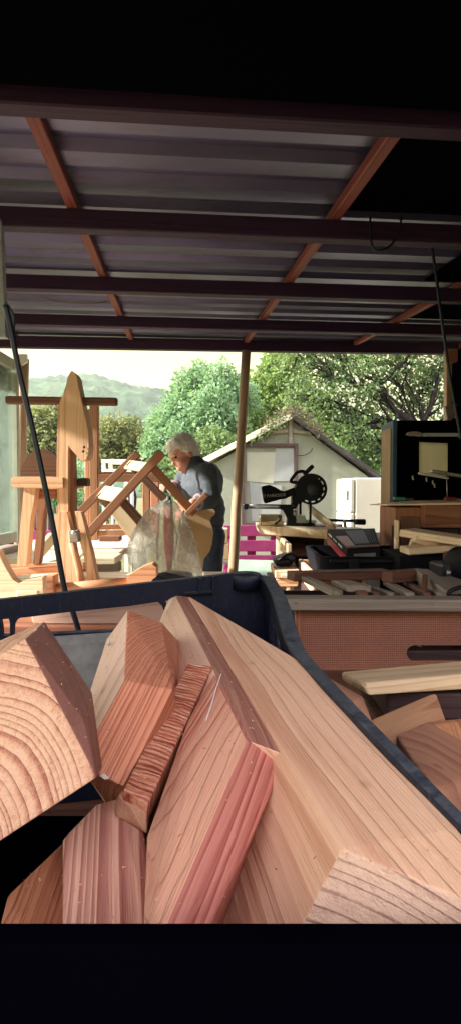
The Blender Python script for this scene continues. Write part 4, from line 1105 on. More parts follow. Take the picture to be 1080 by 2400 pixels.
for x in (.36, .56): box8('latch', x, x+.03, CY0-.014, CY0-.0085, CZ1-.04, CZ1-.004, K, tcase)
ct = thing('printed_carton', P(840, 1300, 2.05), 'red and black printed carton lying tilted on the open black tool case', 'carton')
tA, tB, tC, tD = P(766, 1241, 2.28), P(877, 1238, 2.28), P(891, 1284, 1.93), P(813, 1288, 1.93)
dn = V((-.004, -.006, -.046))
M['carton_black'] = flat('carton_black', (.007, .006, .014), .65, spec=.15, var=.3, scale=20)
cb = hull('sleeve', [tA, tB, tC, tD, tA+dn, tB+dn, tC+dn, tD+dn], M['carton_black'], ct, V((0, 1, 0)), .0015)
nL = V((-1, 0, 0))
def onq(a, b, c, d, u0, u1, v0, v1, off):
    f = lambda u, v: a.lerp(b, u).lerp(d.lerp(c, u), v)+off
    return [f(u0, v0), f(u1, v0), f(u1, v1), f(u0, v1)]
def decal(name, q, th, mat, par): return hull(name, q+[p-th for p in q], mat, par, None, 0)
offL = (tD-tA).cross(dn).normalized(); offL = offL if offL.x < 0 else -offL
decal('red_panel', onq(tA, tD, tD+dn, tA+dn, .02, .98, .45, .97, offL*.0015), offL*.001, M['red_print'], cb)
offT = V((0, .12, 1)).normalized()
decal('red_panel', onq(tA, tB, tC, tD, .02, .30, .40, .97, offT*.002), offT*.001, M['red_print'], cb)
decal('photo_panel', onq(tA, tB, tC, tD, .34, .74, .12, .8, offT*.002), offT*.001, flat('photo_panel', (.02, .02, .04), .5, var=.7, scale=40), cb)
decal('flap', onq(tA, tB, tC, tD, .04, .98, .90, .985, offT*.0045), offT*.001, M['brown'], cb)
for i in range(3):
    decal('printed_stripe', onq(tA, tD, tD+dn, tA+dn, .12+.25*i, .30+.25*i, .12, .26, offL*.003), offL*.001, M['print_white'] if i != 1 else M['steel'], cb)
for i in range(4): decal('printed_stripe', onq(tA, tB, tC, tD, .79+.045*i, .80+.045*i, .08, .75, offT*.002), offT*.001, M['iron'], cb)
offF = V((0, -1, 0))
decal('label_strip', onq(tD, tC, tC+dn, tD+dn, .2, .85, .32, .66, offF*.0035), offF*.001, flat('grey_label', (.16, .15, .19), .5), cb)

# tall blue edged cabinet
CXL = .702
cab = thing('tall_cabinet', (1.03, 2.75, 1.1), 'tall blue edged cabinet with black open interior and tan side', 'cabinet')
zt_, zb_ = zat(985, 2.6), 1.128
box8('side', CXL, CXL+.02, 2.6, 2.80, zb_, zt_, M['blue_paint'], cab, V((0, 0, 1)))
box8('side_panel', CXL-.004, CXL-.0005, 2.625, 2.775, zb_+.01, zt_-.03, M['tan'], cab, V((0, 0, 1)))
box8('top', CXL+.0205, 1.55, 2.6, 2.80, zt_-.025, zt_, M['black_matte'], cab)
box8('back', CXL+.0205, 1.55, 2.78, 2.799, zb_, zt_-.0255, M['near_black'], cab)
box8('side', 1.55, 1.57, 2.6, 2.80, zb_, zt_, M['black_matte'], cab, V((0, 0, 1)))
box8('bottom', CXL+.0205, 1.5495, 2.6, 2.779, zb_, zb_+.02, M['black_matte'], cab)
box8('door', CXL+.018, 1.22, 2.585, 2.598, zb_+.005, zt_-.004, M['near_black'], cab, V((0, 0, 1)))
for x, y in ((966, 1120), (998, 1124), (1013, 1131), (1017, 1138)):
    tube('hook', smooth_path([P(x, y-4, 2.583), P(x, y, 2.565), P(x+1, y+4, 2.568)]), .0035, M['white'], cab, 8)
pap = thing('paper_sheet', P(1014, 1072, 2.45), 'cream sheet of paper pinned up in the dark cabinet front', 'paper')
bm = bmesh.new(); rows = []
for i in range(9):
    k = i/8; r_ = []
    for j in range(9):
        m_ = j/8
        p = P(981+67*m_, 1036+3*m_+(74+4*m_)*k, 2.565-.10*m_-.008*math.sin(k*2.6)-.006*math.sin(m_*3))
        r_.append(bm.verts.new(p-P(1014, 1072, 2.45)))
    rows.append(r_)
for a, b in zip(rows, rows[1:]):
    for j in range(8): bm.faces.new((a[j], a[j+1], b[j+1], b[j]))
bmesh.ops.solidify(bm, geom=bm.faces[:], thickness=.0012)
link('sheet', bm_mesh(bm, 'sheet', True), M['paper'], pap, pap.matrix_basis.copy())
rl = beam('metal_rule', P(1008, 1104, 2.3), P(1100, 1119, 2.3), .02, .014, M['steel']); tag(rl, 'steel rule bar jutting in from the right below the paper', 'rule')
r2 = beam('metal_rule', P(979, 1109, 2.42), P(1050, 1121, 2.42), .012, .009, M['print_white']); tag(r2, 'thin pale strip along the bottom of the paper', 'strip')
hs = thing('hand_saw', P(1010, 1017, 2.4), 'hand saw with pale handle lying level in front of the dark cabinet', 'saw')
hpts = [P(952, 1018, 2.4), P(960, 1013, 2.4), P(972, 1011, 2.4), P(984, 1014, 2.4), P(993, 1019, 2.4)]
prism('handle', pp([(952, 1018), (957, 1013), (968, 1011), (980, 1012), (990, 1016), (992, 1021), (985, 1023), (972, 1021), (960, 1021)], 2.4), .02, M['grey_wood'], hs, b_off=.004)
beam('blade', P(990, 1019, 2.41), P(1110, 1019, 2.41), .003, .014, M['galv'], hs, b_off=.0008)
rb = thing('rear_bench', (1.1, 2.7, 0), 'dark bench under the tall blue edged cabinet', 'bench')
box8('top', .60, 1.75, 2.44, 3.05, 1.095, 1.127, M['dark_wood'], rb)
for x in (.63, 1.68):
    for y in (2.47, 2.98): box8('leg', x, x+.05, y, y+.05, 0, 1.0945, M['dark_wood'], rb, V((0, 0, 1)))
# drawer unit with light top
du = thing('drawer_unit', (.85, 2.15, 1.14), 'reddish drawer unit under a pale loose top beside the tool case', 'drawer unit')
zz = zat(1181, 2.15)
z0 = ZFB
box8('carcass', P(925, 1200, 2.12).x, P(986, 1200, 2.12).x, 2.12, 2.34, z0+.0005, zz-.012, M['redwood'], du, V((0, 0, 1)))
dr = box8('drawer', P(989, 1200, 2.10).x, P(1076, 1200, 2.10).x, 2.08, 2.42, zat(1237, 2.08), zat(1184, 2.08), M['redwood'], du)
box8('carcass_end', P(1078, 1200, 2.12).x, P(1140, 1200, 2.12).x, 2.12, 2.42, z0+.0005, zz-.012, M['brown'], du, V((0, 0, 1)))
box8('lower_front', P(989, 1200, 2.12).x, P(1076, 1200, 2.12).x, 2.13, 2.42, z0+.0005, zat(1239, 2.08), M['dark_wood'], du)
tp_ = hull('loose_board', [P(865, 1184, 2.55), P(866, 1182, 2.55), P(962, 1173, 2.55), P(1130, 1170, 2.5), P(905, 1185, 2.1), P(1130, 1183, 2.06), P(1130, 1177, 2.06), P(905, 1181, 2.1)], M['pale'], None, V((1, 0, 0)), .002)
tag(tp_, 'pale loose board on top of the reddish drawer unit', 'board')
for n_, x0, x1, y_, c_, lab in (('tape_dispenser', 920, 950, 1174, (.05, .22, .20), 'small teal and black gadget on the pale loose board'), ('red_tool', 1040, 1068, 1172, (.25, .03, .03), 'small red handled tool on the pale loose board')):
    g_ = thing(n_, P((x0+x1)/2, y_+3, 2.25), lab, 'tool'); zq = zat(1177, 2.25)+.004
    a = P(x0, y_, 2.25); b = P(x1, y_, 2.25); a.z = b.z = zq+.009
    beam('grip', a, b, .02, .014, flat(n_, c_, .4), g_, b_off=.005)
    beam('tip', b, b+V((.03, .01, 0)), .006, .005, M['steel'], g_)
ab = tube('awl', [P(1047, 1174, 2.25), P(1046, 1140, 2.25), P(1045, 1105, 2.28)], [.0015, .0015, .0015], M['steel']); tag(ab, 'thin steel wire standing up from the pale loose board', 'wire')
vb = box8('upright_board', P(937, 1200, 2.02).x, P(985, 1200, 2.02).x, 2.02, 2.035, ZFB+.0006, zat(1211, 2.02), M['brown'], None, V((0, 0, 1))); tag(vb, 'dark red board standing upright before the drawer unit', 'board')
ve = box8('pale_edge_strip', P(932, 1200, 2.0).x, P(936, 1200, 2.0).x, 2.0, 2.05, ZFB+.0006, zat(1220, 2.0), M['pale'], None, V((0, 0, 1))); tag(ve, 'thin pale strip standing at the left edge of the dark red board', 'strip')
bkb = box8('black_speaker', P(916, 1230, 2.1).x, P(931, 1230, 2.05).x, 2.02, 2.1, ZFB+.0006, zat(1231, 2.06), K, None, V((0, 0, 1)), .004); tag(bkb, 'small upright black box left of the pale strip', 'box')
# pale frame lying on the right
pf = thing('timber_bracket', P(1020, 1290, 1.8), 'pale wooden frame lying on the bench at the right edge, below the drawer', 'frame')
beam('upper_rail', P(952, 1247, 1.86), P(1130, 1274, 1.70), .10, .022, M['pale'], pf)
beam('lower_rail', P(945, 1290, 1.78), P(1130, 1277, 1.78), .09, .020, M['pale'], pf)
slab('infill', [P(966, 1263, 1.87), P(1070, 1268, 1.87), P(1060, 1285, 1.85), P(958, 1285, 1.85)], (0, .02, 0), M['pale'], pf, V((1, 0, 0)))
beam('cross_rail', P(966, 1262, 1.80), P(1040, 1284, 1.80), .04, .020, M['pale'], pf)
blk = box8('bench_block', P(920, 1300, 1.82).x, P(1130, 1300, 1.82).x, 1.75, 1.98, ZFB+.0006, zat(1292, 1.78)-.012, M['black_matte']); tag(blk, 'black box under the pale frame at the right edge', 'box')
rbk = box8('red_block', P(1040, 1310, 1.73).x, P(1076, 1310, 1.73).x, 1.70, 1.745, ZFB+.0006, zat(1293, 1.72), M['brown']); tag(rbk, 'red brown block standing below the pale frame', 'block')
gv = thing('bench_vice', P(1055, 1355, 1.62), 'dark grey iron vice block behind the offcut strips', 'vice')
prism('jaw', pp([(1034, 1330), (1040, 1325), (1068, 1324), (1072, 1332), (1072, 1360), (1036, 1362)], 1.55), .10, M['iron'], gv, b_off=.006)
tube('screw', pp([(1052, 1336), (1050, 1350)], 1.53), .006, M['steel'], gv)
wh = lathe('hand_wheel', [(0, .035), (.006, .045), (.012, .045), (.018, .035), (.02, .01)], P(1082, 1320, 1.55), K, gv, V((-.6, -.8, 0)), 24)

# ------------------------------------------------------------------ hardboard bin of offcuts
YBN = 1.10
bn = thing('offcut_bin', (.55, 1.38, .7), 'bin with woven backed hardboard front and weathered top rail, full of offcut strips', 'bin')
t = NT('hardboard'); o = t.obj()
sx = t.n('ShaderNodeSeparateXYZ'); t.l(o, sx.inputs[0])
jit = t.noise(o, 60, 2)
a_ = t.math('SINE', t.math('ADD', t.math('MULTIPLY', sx.outputs[0], 2*math.pi/.0036), t.math('MULTIPLY', jit, 3.0)))
row = t.math('SINE', t.math('ADD', t.math('MULTIPLY', sx.outputs[2], 2*math.pi/.0042), t.math('MULTIPLY', jit, 2.0)))
wv = t.math('ADD', t.math('MULTIPLY', a_, .28), t.math('MULTIPLY', row, .4))
wv = t.math('ADD', wv, t.noise(o, 300, 2))
wv2 = t.math('ADD', t.math('MULTIPLY', wv, .72), t.math('MULTIPLY', t.noise(o, 7, 6, .7), .55))
c = t.ramp(t.math('MULTIPLY', t.math('ADD', wv2, .42), .55), [(.1, (.105, .04, .036)), (.5, (.26, .105, .075)), (.85, (.40, .19, .13))])
M['hardboard'] = t.done(t.bsdf(c, .75, spec=.2, bump=wv, bdist=.001))
X0 = P(690, 1400, YBN).x
cu = bpy.data.curves.new('panel', 'CURVE'); cu.dimensions = '2D'; cu.fill_mode = 'BOTH'; cu.extrude = .003
def spline(pts):
    s_ = cu.splines.new('POLY'); s_.points.add(len(pts)-1); s_.use_cyclic_u = True
    for p_, q in zip(s_.points, pts): p_.co = (q[0], q[1], 0, 1)
o0 = P(690, 1425, YBN)
spline([(0, 0), (.62, 0), (.62, -.42), (0, -.42)])
h1 = P(952, 1531, YBN)-o0; r_ = .0145
hole = [(h1.x+r_-r_*math.sin(math.pi*i/10), h1.z+r_*math.cos(math.pi*i/10)) for i in range(11)]+[(h1.x+.20+r_*math.sin(math.pi*i/10), h1.z-r_*math.cos(math.pi*i/10)) for i in range(11)]
spline(hole)
tmp = bpy.data.objects.new('tmp', cu); col.objects.link(tmp); bpy.context.view_layer.update()
dg = bpy.context.evaluated_depsgraph_get(); pme = bpy.data.meshes.new_from_object(tmp.evaluated_get(dg)); bpy.data.objects.remove(tmp)
pme.transform(Matrix.Rotation(R(90), 4, 'X')); pme.materials.clear()
link('front_panel', pme, M['hardboard'], bn, Matrix.Translation(o0+V((0, .004, 0))))
beam('top_rail', P(660, 1412, YBN-.01), P(1400, 1417, YBN-.01), .045, .0215, M['grey_wood'], bn, b_off=.003, seg=2)
box8('stile', X0+.0005, P(705, 1400, YBN).x, YBN-.004, YBN-.0005, o0.z-.42, o0.z-.003, M['redwood'], bn, V((0, 0, 1)), .001)
box8('side', X0-.018, X0-.001, YBN+.012, 1.66, o0.z-.42, o0.z-.01, M['brown'], bn, V((0, 1, 0)))
box8('back', X0, X0+.62, 1.645, 1.66, o0.z-.42, o0.z-.06, M['dark_wood'], bn)
box8('side', X0+.602, X0+.619, YBN+.012, 1.644, o0.z-.42, o0.z-.01, M['brown'], bn, V((0, 1, 0)))
box8('bottom', X0, X0+.60, YBN+.012, 1.644, o0.z-.42, o0.z-.405, M['dark_wood'], bn)
for x in (X0+.02, X0+.56):
    for y in (YBN+.03, 1.59): box8('leg', x, x+.04, y, y+.04, 0, o0.z-.4205, M['brown'], bn, V((0, 0, 1)))
fill = box8('offcut_block', X0+.005, X0+.596, YBN+.02, 1.64, o0.z-.40, o0.z-.085, M['dark_wood']); tag(fill, 'big dark block of timber filling the bottom of the hardboard bin', 'timber')
rng = random.Random(12)
labs = {}
def strip(a, b, w, h, mat, label, grp='offcut strips in the bin'):
    s_ = beam('offcut_strip', a, b, w, h, mat, None, b_off=.0015); tag(s_, label, 'offcut', grp); return s_
LS = 'thin weathered offcut strip in the heap behind the hardboard bin rail'
for (x0, y0, x1, y1, m_, w_) in ((790, 1392, 705, 1352, 'grey_wood', .022), (850, 1394, 800, 1362, 'brown', .02), (880, 1396, 840, 1380, 'brown', .012), (915, 1396, 870, 1378, 'grey_wood', .012), (960, 1396, 905, 1366, 'grey_wood', .018), (1000, 1396, 950, 1365, 'brown', .014), (1030, 1396, 985, 1372, 'grey_wood', .014), (930, 1398, 890, 1384, 'dark_wood', .01)):
    strip(P(x0, y0, 1.16), P(x1, y1, 1.56), w_, .012, M[m_], LS)
strip(P(840, 1380, 1.2), P(798, 1366, 1.5), .05, .014, M['grey_wood'], 'broad weathered offcut strip slanting left in the hardboard bin')
strip(P(680, 1350, 1.52), P(905, 1344, 1.6), .05, .022, M['brown'], 'brown board lying along the back of the offcut heap')
strip(P(905, 1352, 1.45), P(990, 1345, 1.5), .04, .026, M['brown'], 'short brown board lying across the offcut heap')
strip(P(1060, 1398, 1.15), P(985, 1345, 1.5), .035, .026, M['grey_wood'], 'long grey offcut slanting up left beside the vice')
strip(P(1110, 1390, 1.2), P(1030, 1360, 1.4), .06, .018, M['grey_wood'], 'wide grey board end at the right edge of the heap')
strip(P(990, 1390, 1.2), P(995, 1352, 1.3), .012, .012, M['brown'], 'small upright brown stick in the offcut heap')
hk = tube('black_cable', smooth_path(pp([(1100, 1390), (1070, 1398), (1050, 1394), (1060, 1382), (1090, 1374)], 1.13)), .004, K); tag(hk, 'loop of black cable over the heap at the right edge', 'cable')
gi = slab('grey_plane', [P(968, 1508, 1.17), P(1070, 1506, 1.17), P(1130, 1560, 1.125), P(1006, 1556, 1.125)], (0, .012, -.01), M['grey_wood'], None, V((1, 0, 0)), .002); tag(gi, 'grey board end seen through the oval hand hole', 'offcut')
pe = beam('pale_edge_strip', P(977, 1508, 1.155), P(1010, 1555, 1.118), .004, .008, M['white']); tag(pe, 'thin white edge strip inside the oval hand hole', 'strip')
# ------------------------------------------------------------------ foreground: bench, crate, offcuts
ZB = 1.03
fbn = thing('assembly_bench', (.1, .45, 0), 'heavy timber bench carrying the black crate of offcuts in the foreground', 'workbench')
for i in range(6): box8('board', -.75, 1.25, -.08+i*.185, .10+i*.185, ZB-.035, ZB, M['brown'], fbn)
for x in (-.7, 1.12):
    for y in (-.02, .92): box8('leg', x, x+.08, y, y+.08, 0, ZB-.0355, M['brown'], fbn, V((0, 0, 1)))

t = NT('crate_plastic'); o = t.obj()
f = t.noise(o, 110, 7, .8, .3); g = t.noise(t.map(o, (1, 1, 1)), 160, 4, .7); sc_ = t.noise(t.map(o, (900, 140, 60)), 1, 3, .6)
geo = t.n('ShaderNodeNewGeometry'); sx = t.n('ShaderNodeSeparateXYZ'); t.l(geo.outputs['Normal'], sx.inputs[0])
up_ = t.n('ShaderNodeMath', operation='MULTIPLY', use_clamp=True); t.val(up_.inputs[0], sx.outputs[2]); up_.inputs[1].default_value = 1
# dust settles on the faces that look up, in patches
dust = t.ramp(f, [(.40, 0.14), (.60, .5), (.8, .8)])
scr = t.ramp(sc_, [(.62, 0.0), (.70, .35), (.78, 0.0)])
base_c = t.mix(scr, t.ramp(g, [(.3, (.003, .004, .014)), (.7, (.007, .010, .028))]), (.07, .09, .12))
c = t.mix(t.math('MULTIPLY', t.math('MULTIPLY', dust, up_.outputs[0]), .75), base_c, (.22, .25, .28))
M['crate'] = t.done(t.bsdf(c, t.math('ADD', .42, t.math('MULTIPLY', f, .3)), spec=.22, bump=g, bdist=.0006))
M['crate_shade'] = flat('crate_shade_black', (.001, .001, .003), .9, spec=.0, var=.4)  # blackened copy of the crate plastic, shade put into its colour

crate = thing('plastic_crate', (-.12, .35, ZB), 'dark blue black plastic crate with dusty rim, full of wood offcuts', 'crate')
def Yw(px): return .613/(1-.2*(px-540)/F)
def Q(px, py, off=0): return P(px, py, Yw(px)+off)
def wall_piece(name, pix, th=.008, b=.0015): return prism(name, [Q(x, y) for x, y in pix], th, M['crate'], crate, V((-.196, .98, 0)), b)
zbot = ZB+.001
wall_piece('far_rail', [(-260, 1440), (0, 1406), (180, 1386), (370, 1364), (500, 1350), (500, 1396), (440, 1402), (374, 1410), (300, 1421), (167, 1434), (60, 1447), (0, 1452), (-260, 1480)], .010)
# inverted arch feet of the rail
for pix in ([(20, 1444), (60, 1441), (42, 1452), (34, 1466), (32, 1500), (24, 1500), (24, 1460)], [(-14, 1450), (2, 1449), (6, 1470), (8, 1500), (-2, 1500), (-4, 1466)], [(366, 1406), (386, 1405), (394, 1420), (398, 1450), (392, 1500), (386, 1500), (388, 1440), (380, 1420)]):
    wall_piece('strut', pix, .009, .001)
lowq = [Q(-260, 1500), Q(440, 1470)]
hull('far_wall', [p+V((0, dy, 0)) for p in lowq for dy in (0, .008)]+[V((p.x, p.y+dy, zbot)) for p in lowq for dy in (0, .008)], M['crate'], crate, V((1, 0, 0)), .001)
corner = [(500, 1350), (540, 1344), (585, 1342), (612, 1350), (622, 1368), (622, 1400)]
top = [Q(x, y) for x, y in corner]
bot = [V((p.x, p.y, zbot)) for p in (top[0], top[-1])]
wall_piece('corner_wall', [(438, 1404), (500, 1396), (500, 1350), (540, 1345), (585, 1343), (618, 1352), (640, 1390), (640, 1800), (438, 1800)], .010, .002)
# ribs and window on the corner wall
for pix in ([(498, 1352), (503, 1352), (503, 1392), (498, 1392)], [(430, 1390), (503, 1386), (503, 1390), (430, 1395)], [(468, 1358), (473, 1357), (470, 1390), (464, 1391)]):
    prism('rib', [Q(x, y, -.006) for x, y in pix], .006, M['crate'], crate, V((-.196, .98, 0)), .0008)
# corner socket: a low oval ring
cc = Q(575, 1347, .012)
lathe('corner_socket', [(-.012, .021), (0, .0215), (.002, .020), (.002, .0165), (-.008, .0155)], cc+V((0, 0, -.001)), M['crate'], crate, V((0, 0, 1)), 32, True, .8, 1.15)
# right side rim sweeping toward the camera
rp_ = [(606, 1352, .632), (630, 1362, .607), (650, 1392, .555), (664, 1430, .490), (676, 1472, .440), (690, 1512, .405), (712, 1548, .375), (760, 1602, .327), (830, 1676, .279), (920, 1768, .235), (1010, 1862, .205), (1080, 1934, .186), (1200, 2060, .160), (1330, 2200, .139)]
path = smooth_path([P(*q) for q in rp_], 6)
def sweep(name, path, prof, mat, parent, up=V((0, 0, 1)), b=True):
    bm = bmesh.new(); rings = []; c0 = path[0]
    for i, p in enumerate(path):
        d = (path[min(i+1, len(path)-1)]-path[max(i-1, 0)]); d.z *= .5; d.normalize()
        s_ = d.cross(up).normalized(); u_ = s_.cross(d).normalized()
        tp_k = min(1, max(.33, p.y/.48))
        rings.append([bm.verts.new(p-c0+s_*a*tp_k+u_*h_) for a, h_ in prof])
    n = len(prof)
    for a, b_ in zip(rings, rings[1:]):
        for k in range(n): bm.faces.new((a[k], a[(k+1) % n], b_[(k+1) % n], b_[k]))
    bm.faces.new(rings[0][::-1]); bm.faces.new(rings[-1])
    return link(name, bm_mesh(bm, name), mat, parent, Matrix.Translation(c0))
sweep('side_rim', path, [(-.0065, .0), (-.0055, .0018), (.0055, .0018), (.0065, .0), (.0065, -.014), (.004, -.015), (.0035, -.004), (-.0065, -.004)], M['crate'], crate)
# side wall below: solid near the camera, lattice near the corner
i0 = 24
def wallstrip(name, pts, z_top_off, z0, th):
    bm = bmesh.new(); c0 = pts[0]; cols_ = []
    for p in pts:
        cols_.append([bm.verts.new(V((p.x+dx, p.y, z))-c0) for dx, z in ((-th/2, p.z+z_top_off), (th/2, p.z+z_top_off), (th/2, z0), (-th/2, z0))])
    for a, b in zip(cols_, cols_[1:]):
        for k in range(4): bm.faces.new((a[k], a[(k+1) % 4], b[(k+1) % 4], b[k]))
    bm.faces.new(cols_[0]); bm.faces.new(cols_[-1][::-1])
    return link(name, bm_mesh(bm, name), M['crate'], crate, Matrix.Translation(c0))
wallstrip('side_wall', path[i0+6:], -.003, zbot, .004)
wallstrip('side_wall', path[:8], -.003, zbot, .004)
wallstrip('side_wall_base', path[8:i0+7], -.085, zbot, .004)
lat = path[8:i0+7]
for k in range(0, len(lat), 3):
    p = lat[k]; box8('lattice_bar', p.x-.002, p.x+.002, p.y-.0015, p.y+.0015, p.z-.086, p.z-.004, M['crate'], crate, V((0, 0, 1)), 0)
for dz in (-.022, -.040, -.058):
    tube('lattice_bar', [p+V((0, 0, dz)) for p in lat], .0016, M['crate'], crate, 6)
tube('lattice_bar', [lat[0]+V((0, 0, -.012)), lat[-1]+V((0, 0, -.075))], .0016, M['crate'], crate, 6)
# near wall, placed and blackened to fill the frame's dark bottom; left wall
XR = path[-1].x; ZN = zat(2161, .144)
box8('near_wall', -.31, XR+.004, .136, .144, zbot, ZN, M['crate_shade'], crate, V((1, 0, 0)), .0008)
box8('left_wall', -.318, -.3105, .136, .55, zbot, ZN-.004, M['crate_shade'], crate, V((0, 1, 0)), .001)
box8('base', -.30, .03, .146, .55, zbot, zbot+.004, M['crate_shade'], crate, V((1, 0, 0)), 0)
# dusty grey board standing in the crate against the far wall
M['dusty'] = flat('dusty_board', (.30, .31, .30), .85, var=.55, scale=40, bump=.001)
gb = hull('dusty_board', [Q(-200, 1513, -.012), Q(300, 1478, -.012), Q(420, 1470, -.012), Q(-200, 1535, -.024), Q(420, 1490, -.024)]+[V((p.x, p.y, 1.10)) for p in (Q(-200, 1513, -.012), Q(420, 1470, -.012), Q(-200, 1535, -.024), Q(420, 1490, -.024))], M['dusty'], None, V((1, 0, 0)), .001)
tag(gb, 'grey dusty board standing on edge at the back of the crate', 'board')

# ------------- offcuts in the crate: solid wood with rings about each piece's own pith
def chunk(label, pts, axis, light, dark, spacing, pith_w=None, b=.0012, seed=0, bump=.9, alt=None, **kw):
    kw_alt = {'alt': alt}
    axis = V(axis); pts = [V(p) for p in pts]
    c = sum(pts, V())/len(pts); Mi = frame(axis, V((0, 0, 1)), c).inverted()
    pl = Mi @ V(pith_w) if pith_w is not None else V((0, .02, -.05))
    m = wood('crate_wood', light, dark, spacing, (pl.y, pl.z), rand=False, fibre=kw.pop('fibre', 1.0), bump=bump, **kw)
    alt = kw_alt.pop('alt', None) if kw_alt else None
    o = hull('wood_offcut', pts, m, None, axis, b, 2)
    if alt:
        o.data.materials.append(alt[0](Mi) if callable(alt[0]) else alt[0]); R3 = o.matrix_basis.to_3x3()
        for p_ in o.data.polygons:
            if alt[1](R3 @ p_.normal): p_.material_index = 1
    # saw fuzz: shift the fine detail a little from piece to piece
    return tag(o, label, 'offcut', 'wood offcuts in the black crate')
PK = (.62, .34, .24); PKD = (.40, .14, .095)      # pinkish
RD = (.56, .25, .17); RDD = (.31, .085, .06)       # red
BG = (.78, .49, .33); BGD = (.48, .25, .14)        # beige
# A: square block, ringed end toward us
A1, A2, A3, A4, A5 = P(60, 1497, .232), P(199, 1690, .222), P(206, 1800, .210), P(228, 1822, .206), P(0, 1972, .190)
A6, A7 = P(-190, 2090, .180), P(-190, 1652, .222)
aoff = V((.004, .060, .0))
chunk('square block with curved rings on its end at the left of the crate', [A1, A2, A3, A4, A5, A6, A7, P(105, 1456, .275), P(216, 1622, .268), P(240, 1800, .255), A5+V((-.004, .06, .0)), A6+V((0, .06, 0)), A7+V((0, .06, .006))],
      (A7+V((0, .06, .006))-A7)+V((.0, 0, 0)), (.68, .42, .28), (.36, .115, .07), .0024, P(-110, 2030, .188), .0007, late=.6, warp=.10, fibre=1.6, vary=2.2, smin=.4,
      alt=(wood('shaded_side', (.27, .12, .095), (.16, .06, .055), .006, (.02, -.04), blotch=.6), lambda n: n.x > .45))  # darker copy on right-facing faces: shade painted into the wood
# B: block with a two faceted cut
b_a, b_b, b_c, b_d, b_e, b_f = P(300, 1430, .385), P(379, 1459, .39), P(406, 1617, .288), P(293, 1594, .290), P(186, 1792, .256), P(290, 1843, .250)
b_g, b_h = P(250, 1500, .392), P(205, 1640, .330)
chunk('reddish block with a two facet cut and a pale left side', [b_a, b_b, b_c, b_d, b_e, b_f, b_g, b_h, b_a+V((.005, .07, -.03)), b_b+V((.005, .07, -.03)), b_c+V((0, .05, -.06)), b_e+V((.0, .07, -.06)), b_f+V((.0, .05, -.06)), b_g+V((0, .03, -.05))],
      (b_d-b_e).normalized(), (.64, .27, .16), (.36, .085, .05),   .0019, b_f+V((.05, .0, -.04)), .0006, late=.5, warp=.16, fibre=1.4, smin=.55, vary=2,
      alt=(wood('lit_side', (.78, .55, .44), (.62, .36, .27), .009, (.02, -.04), fibre=.7), lambda n: n.x < -.55))  # paler wood on left-facing faces paints the light falling there
# I: tall board with pale flank, red grained top
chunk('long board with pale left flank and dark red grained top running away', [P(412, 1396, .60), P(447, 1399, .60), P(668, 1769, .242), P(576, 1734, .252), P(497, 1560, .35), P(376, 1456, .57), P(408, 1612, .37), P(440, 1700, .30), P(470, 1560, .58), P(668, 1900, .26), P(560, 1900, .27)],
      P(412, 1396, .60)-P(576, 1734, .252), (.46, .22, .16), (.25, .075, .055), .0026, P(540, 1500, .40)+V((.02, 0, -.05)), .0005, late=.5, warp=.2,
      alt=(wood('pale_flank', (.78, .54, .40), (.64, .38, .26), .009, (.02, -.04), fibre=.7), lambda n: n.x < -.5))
tip = hull('wood_offcut', [P(395, 1405, .60), P(412, 1394, .605), P(425, 1420, .58), P(372, 1462, .575), P(405, 1480, .55), P(395, 1440, .62)], M['pale'], None, V((0, 1, 0)), .001)
tag(tip, 'pale pointed tip of a board at the far end of the crate', 'offcut', 'wood offcuts in the black crate')
# D: rough sawn narrow board
d_tl, d_tr, d_br, d_bl = P(441, 1553, .345), P(498, 1561, .345), P(347, 1884, .236), P(289, 1850, .240)
nD = (d_tr-d_tl).cross(d_bl-d_tl).normalized(); nD = nD if nD.y > 0 else -nD
t = NT('rough_sawn'); o = t.obj()
w1 = t.n('ShaderNodeTexWave', bands_direction='X'); t.l(t.map(o, (1, .5, .5)), w1.inputs[0]); w1.inputs['Scale'].default_value = 120; w1.inputs['Distortion'].default_value = 6; w1.inputs['Detail'].default_value = 3; w1.inputs['Detail Scale'].default_value = 1.6
n1 = t.noise(t.map(o, (420, 55, 55)), 1, 5, .75)
c = t.ramp(t.math('ADD', t.math('MULTIPLY', w1.outputs['Fac'], .16), t.math('MULTIPLY', n1, .84)), [(.34, (.24, .05, .035)), (.46, (.50, .16, .095)), (.58, (.64, .30, .19)), (.7, (.76, .52, .4))])
M['rough'] = t.done(t.bsdf(c, .8, spec=.2, bump=t.math('ADD', t.math('MULTIPLY', w1.outputs['Fac'], .2), n1), bdist=.003, bstr=.8))
dth = nD*.0115
rough = hull('wood_offcut', [d_tl, d_tr, d_br, d_bl]+[p+dth for p in (d_tl, d_tr, d_br, d_bl)], M['rough'], None, d_tl-d_bl, .0008)
tag(rough, 'narrow red strip with a rough torn saw face, left of the pink wedge', 'offcut', 'wood offcuts in the black crate')
chunk('stubby brown end of a strip under the rough sawn face', [P(272, 1868, .243), P(287, 1852, .243), P(345, 1886, .238), P(345, 1955, .2345), P(272, 1912, .2385), P(290, 1852, .26), P(350, 1890, .26), P(350, 1955, .26), P(275, 1912, .26)],
      d_tl-d_bl, (.46, .25, .15), (.30, .12, .075), .005)
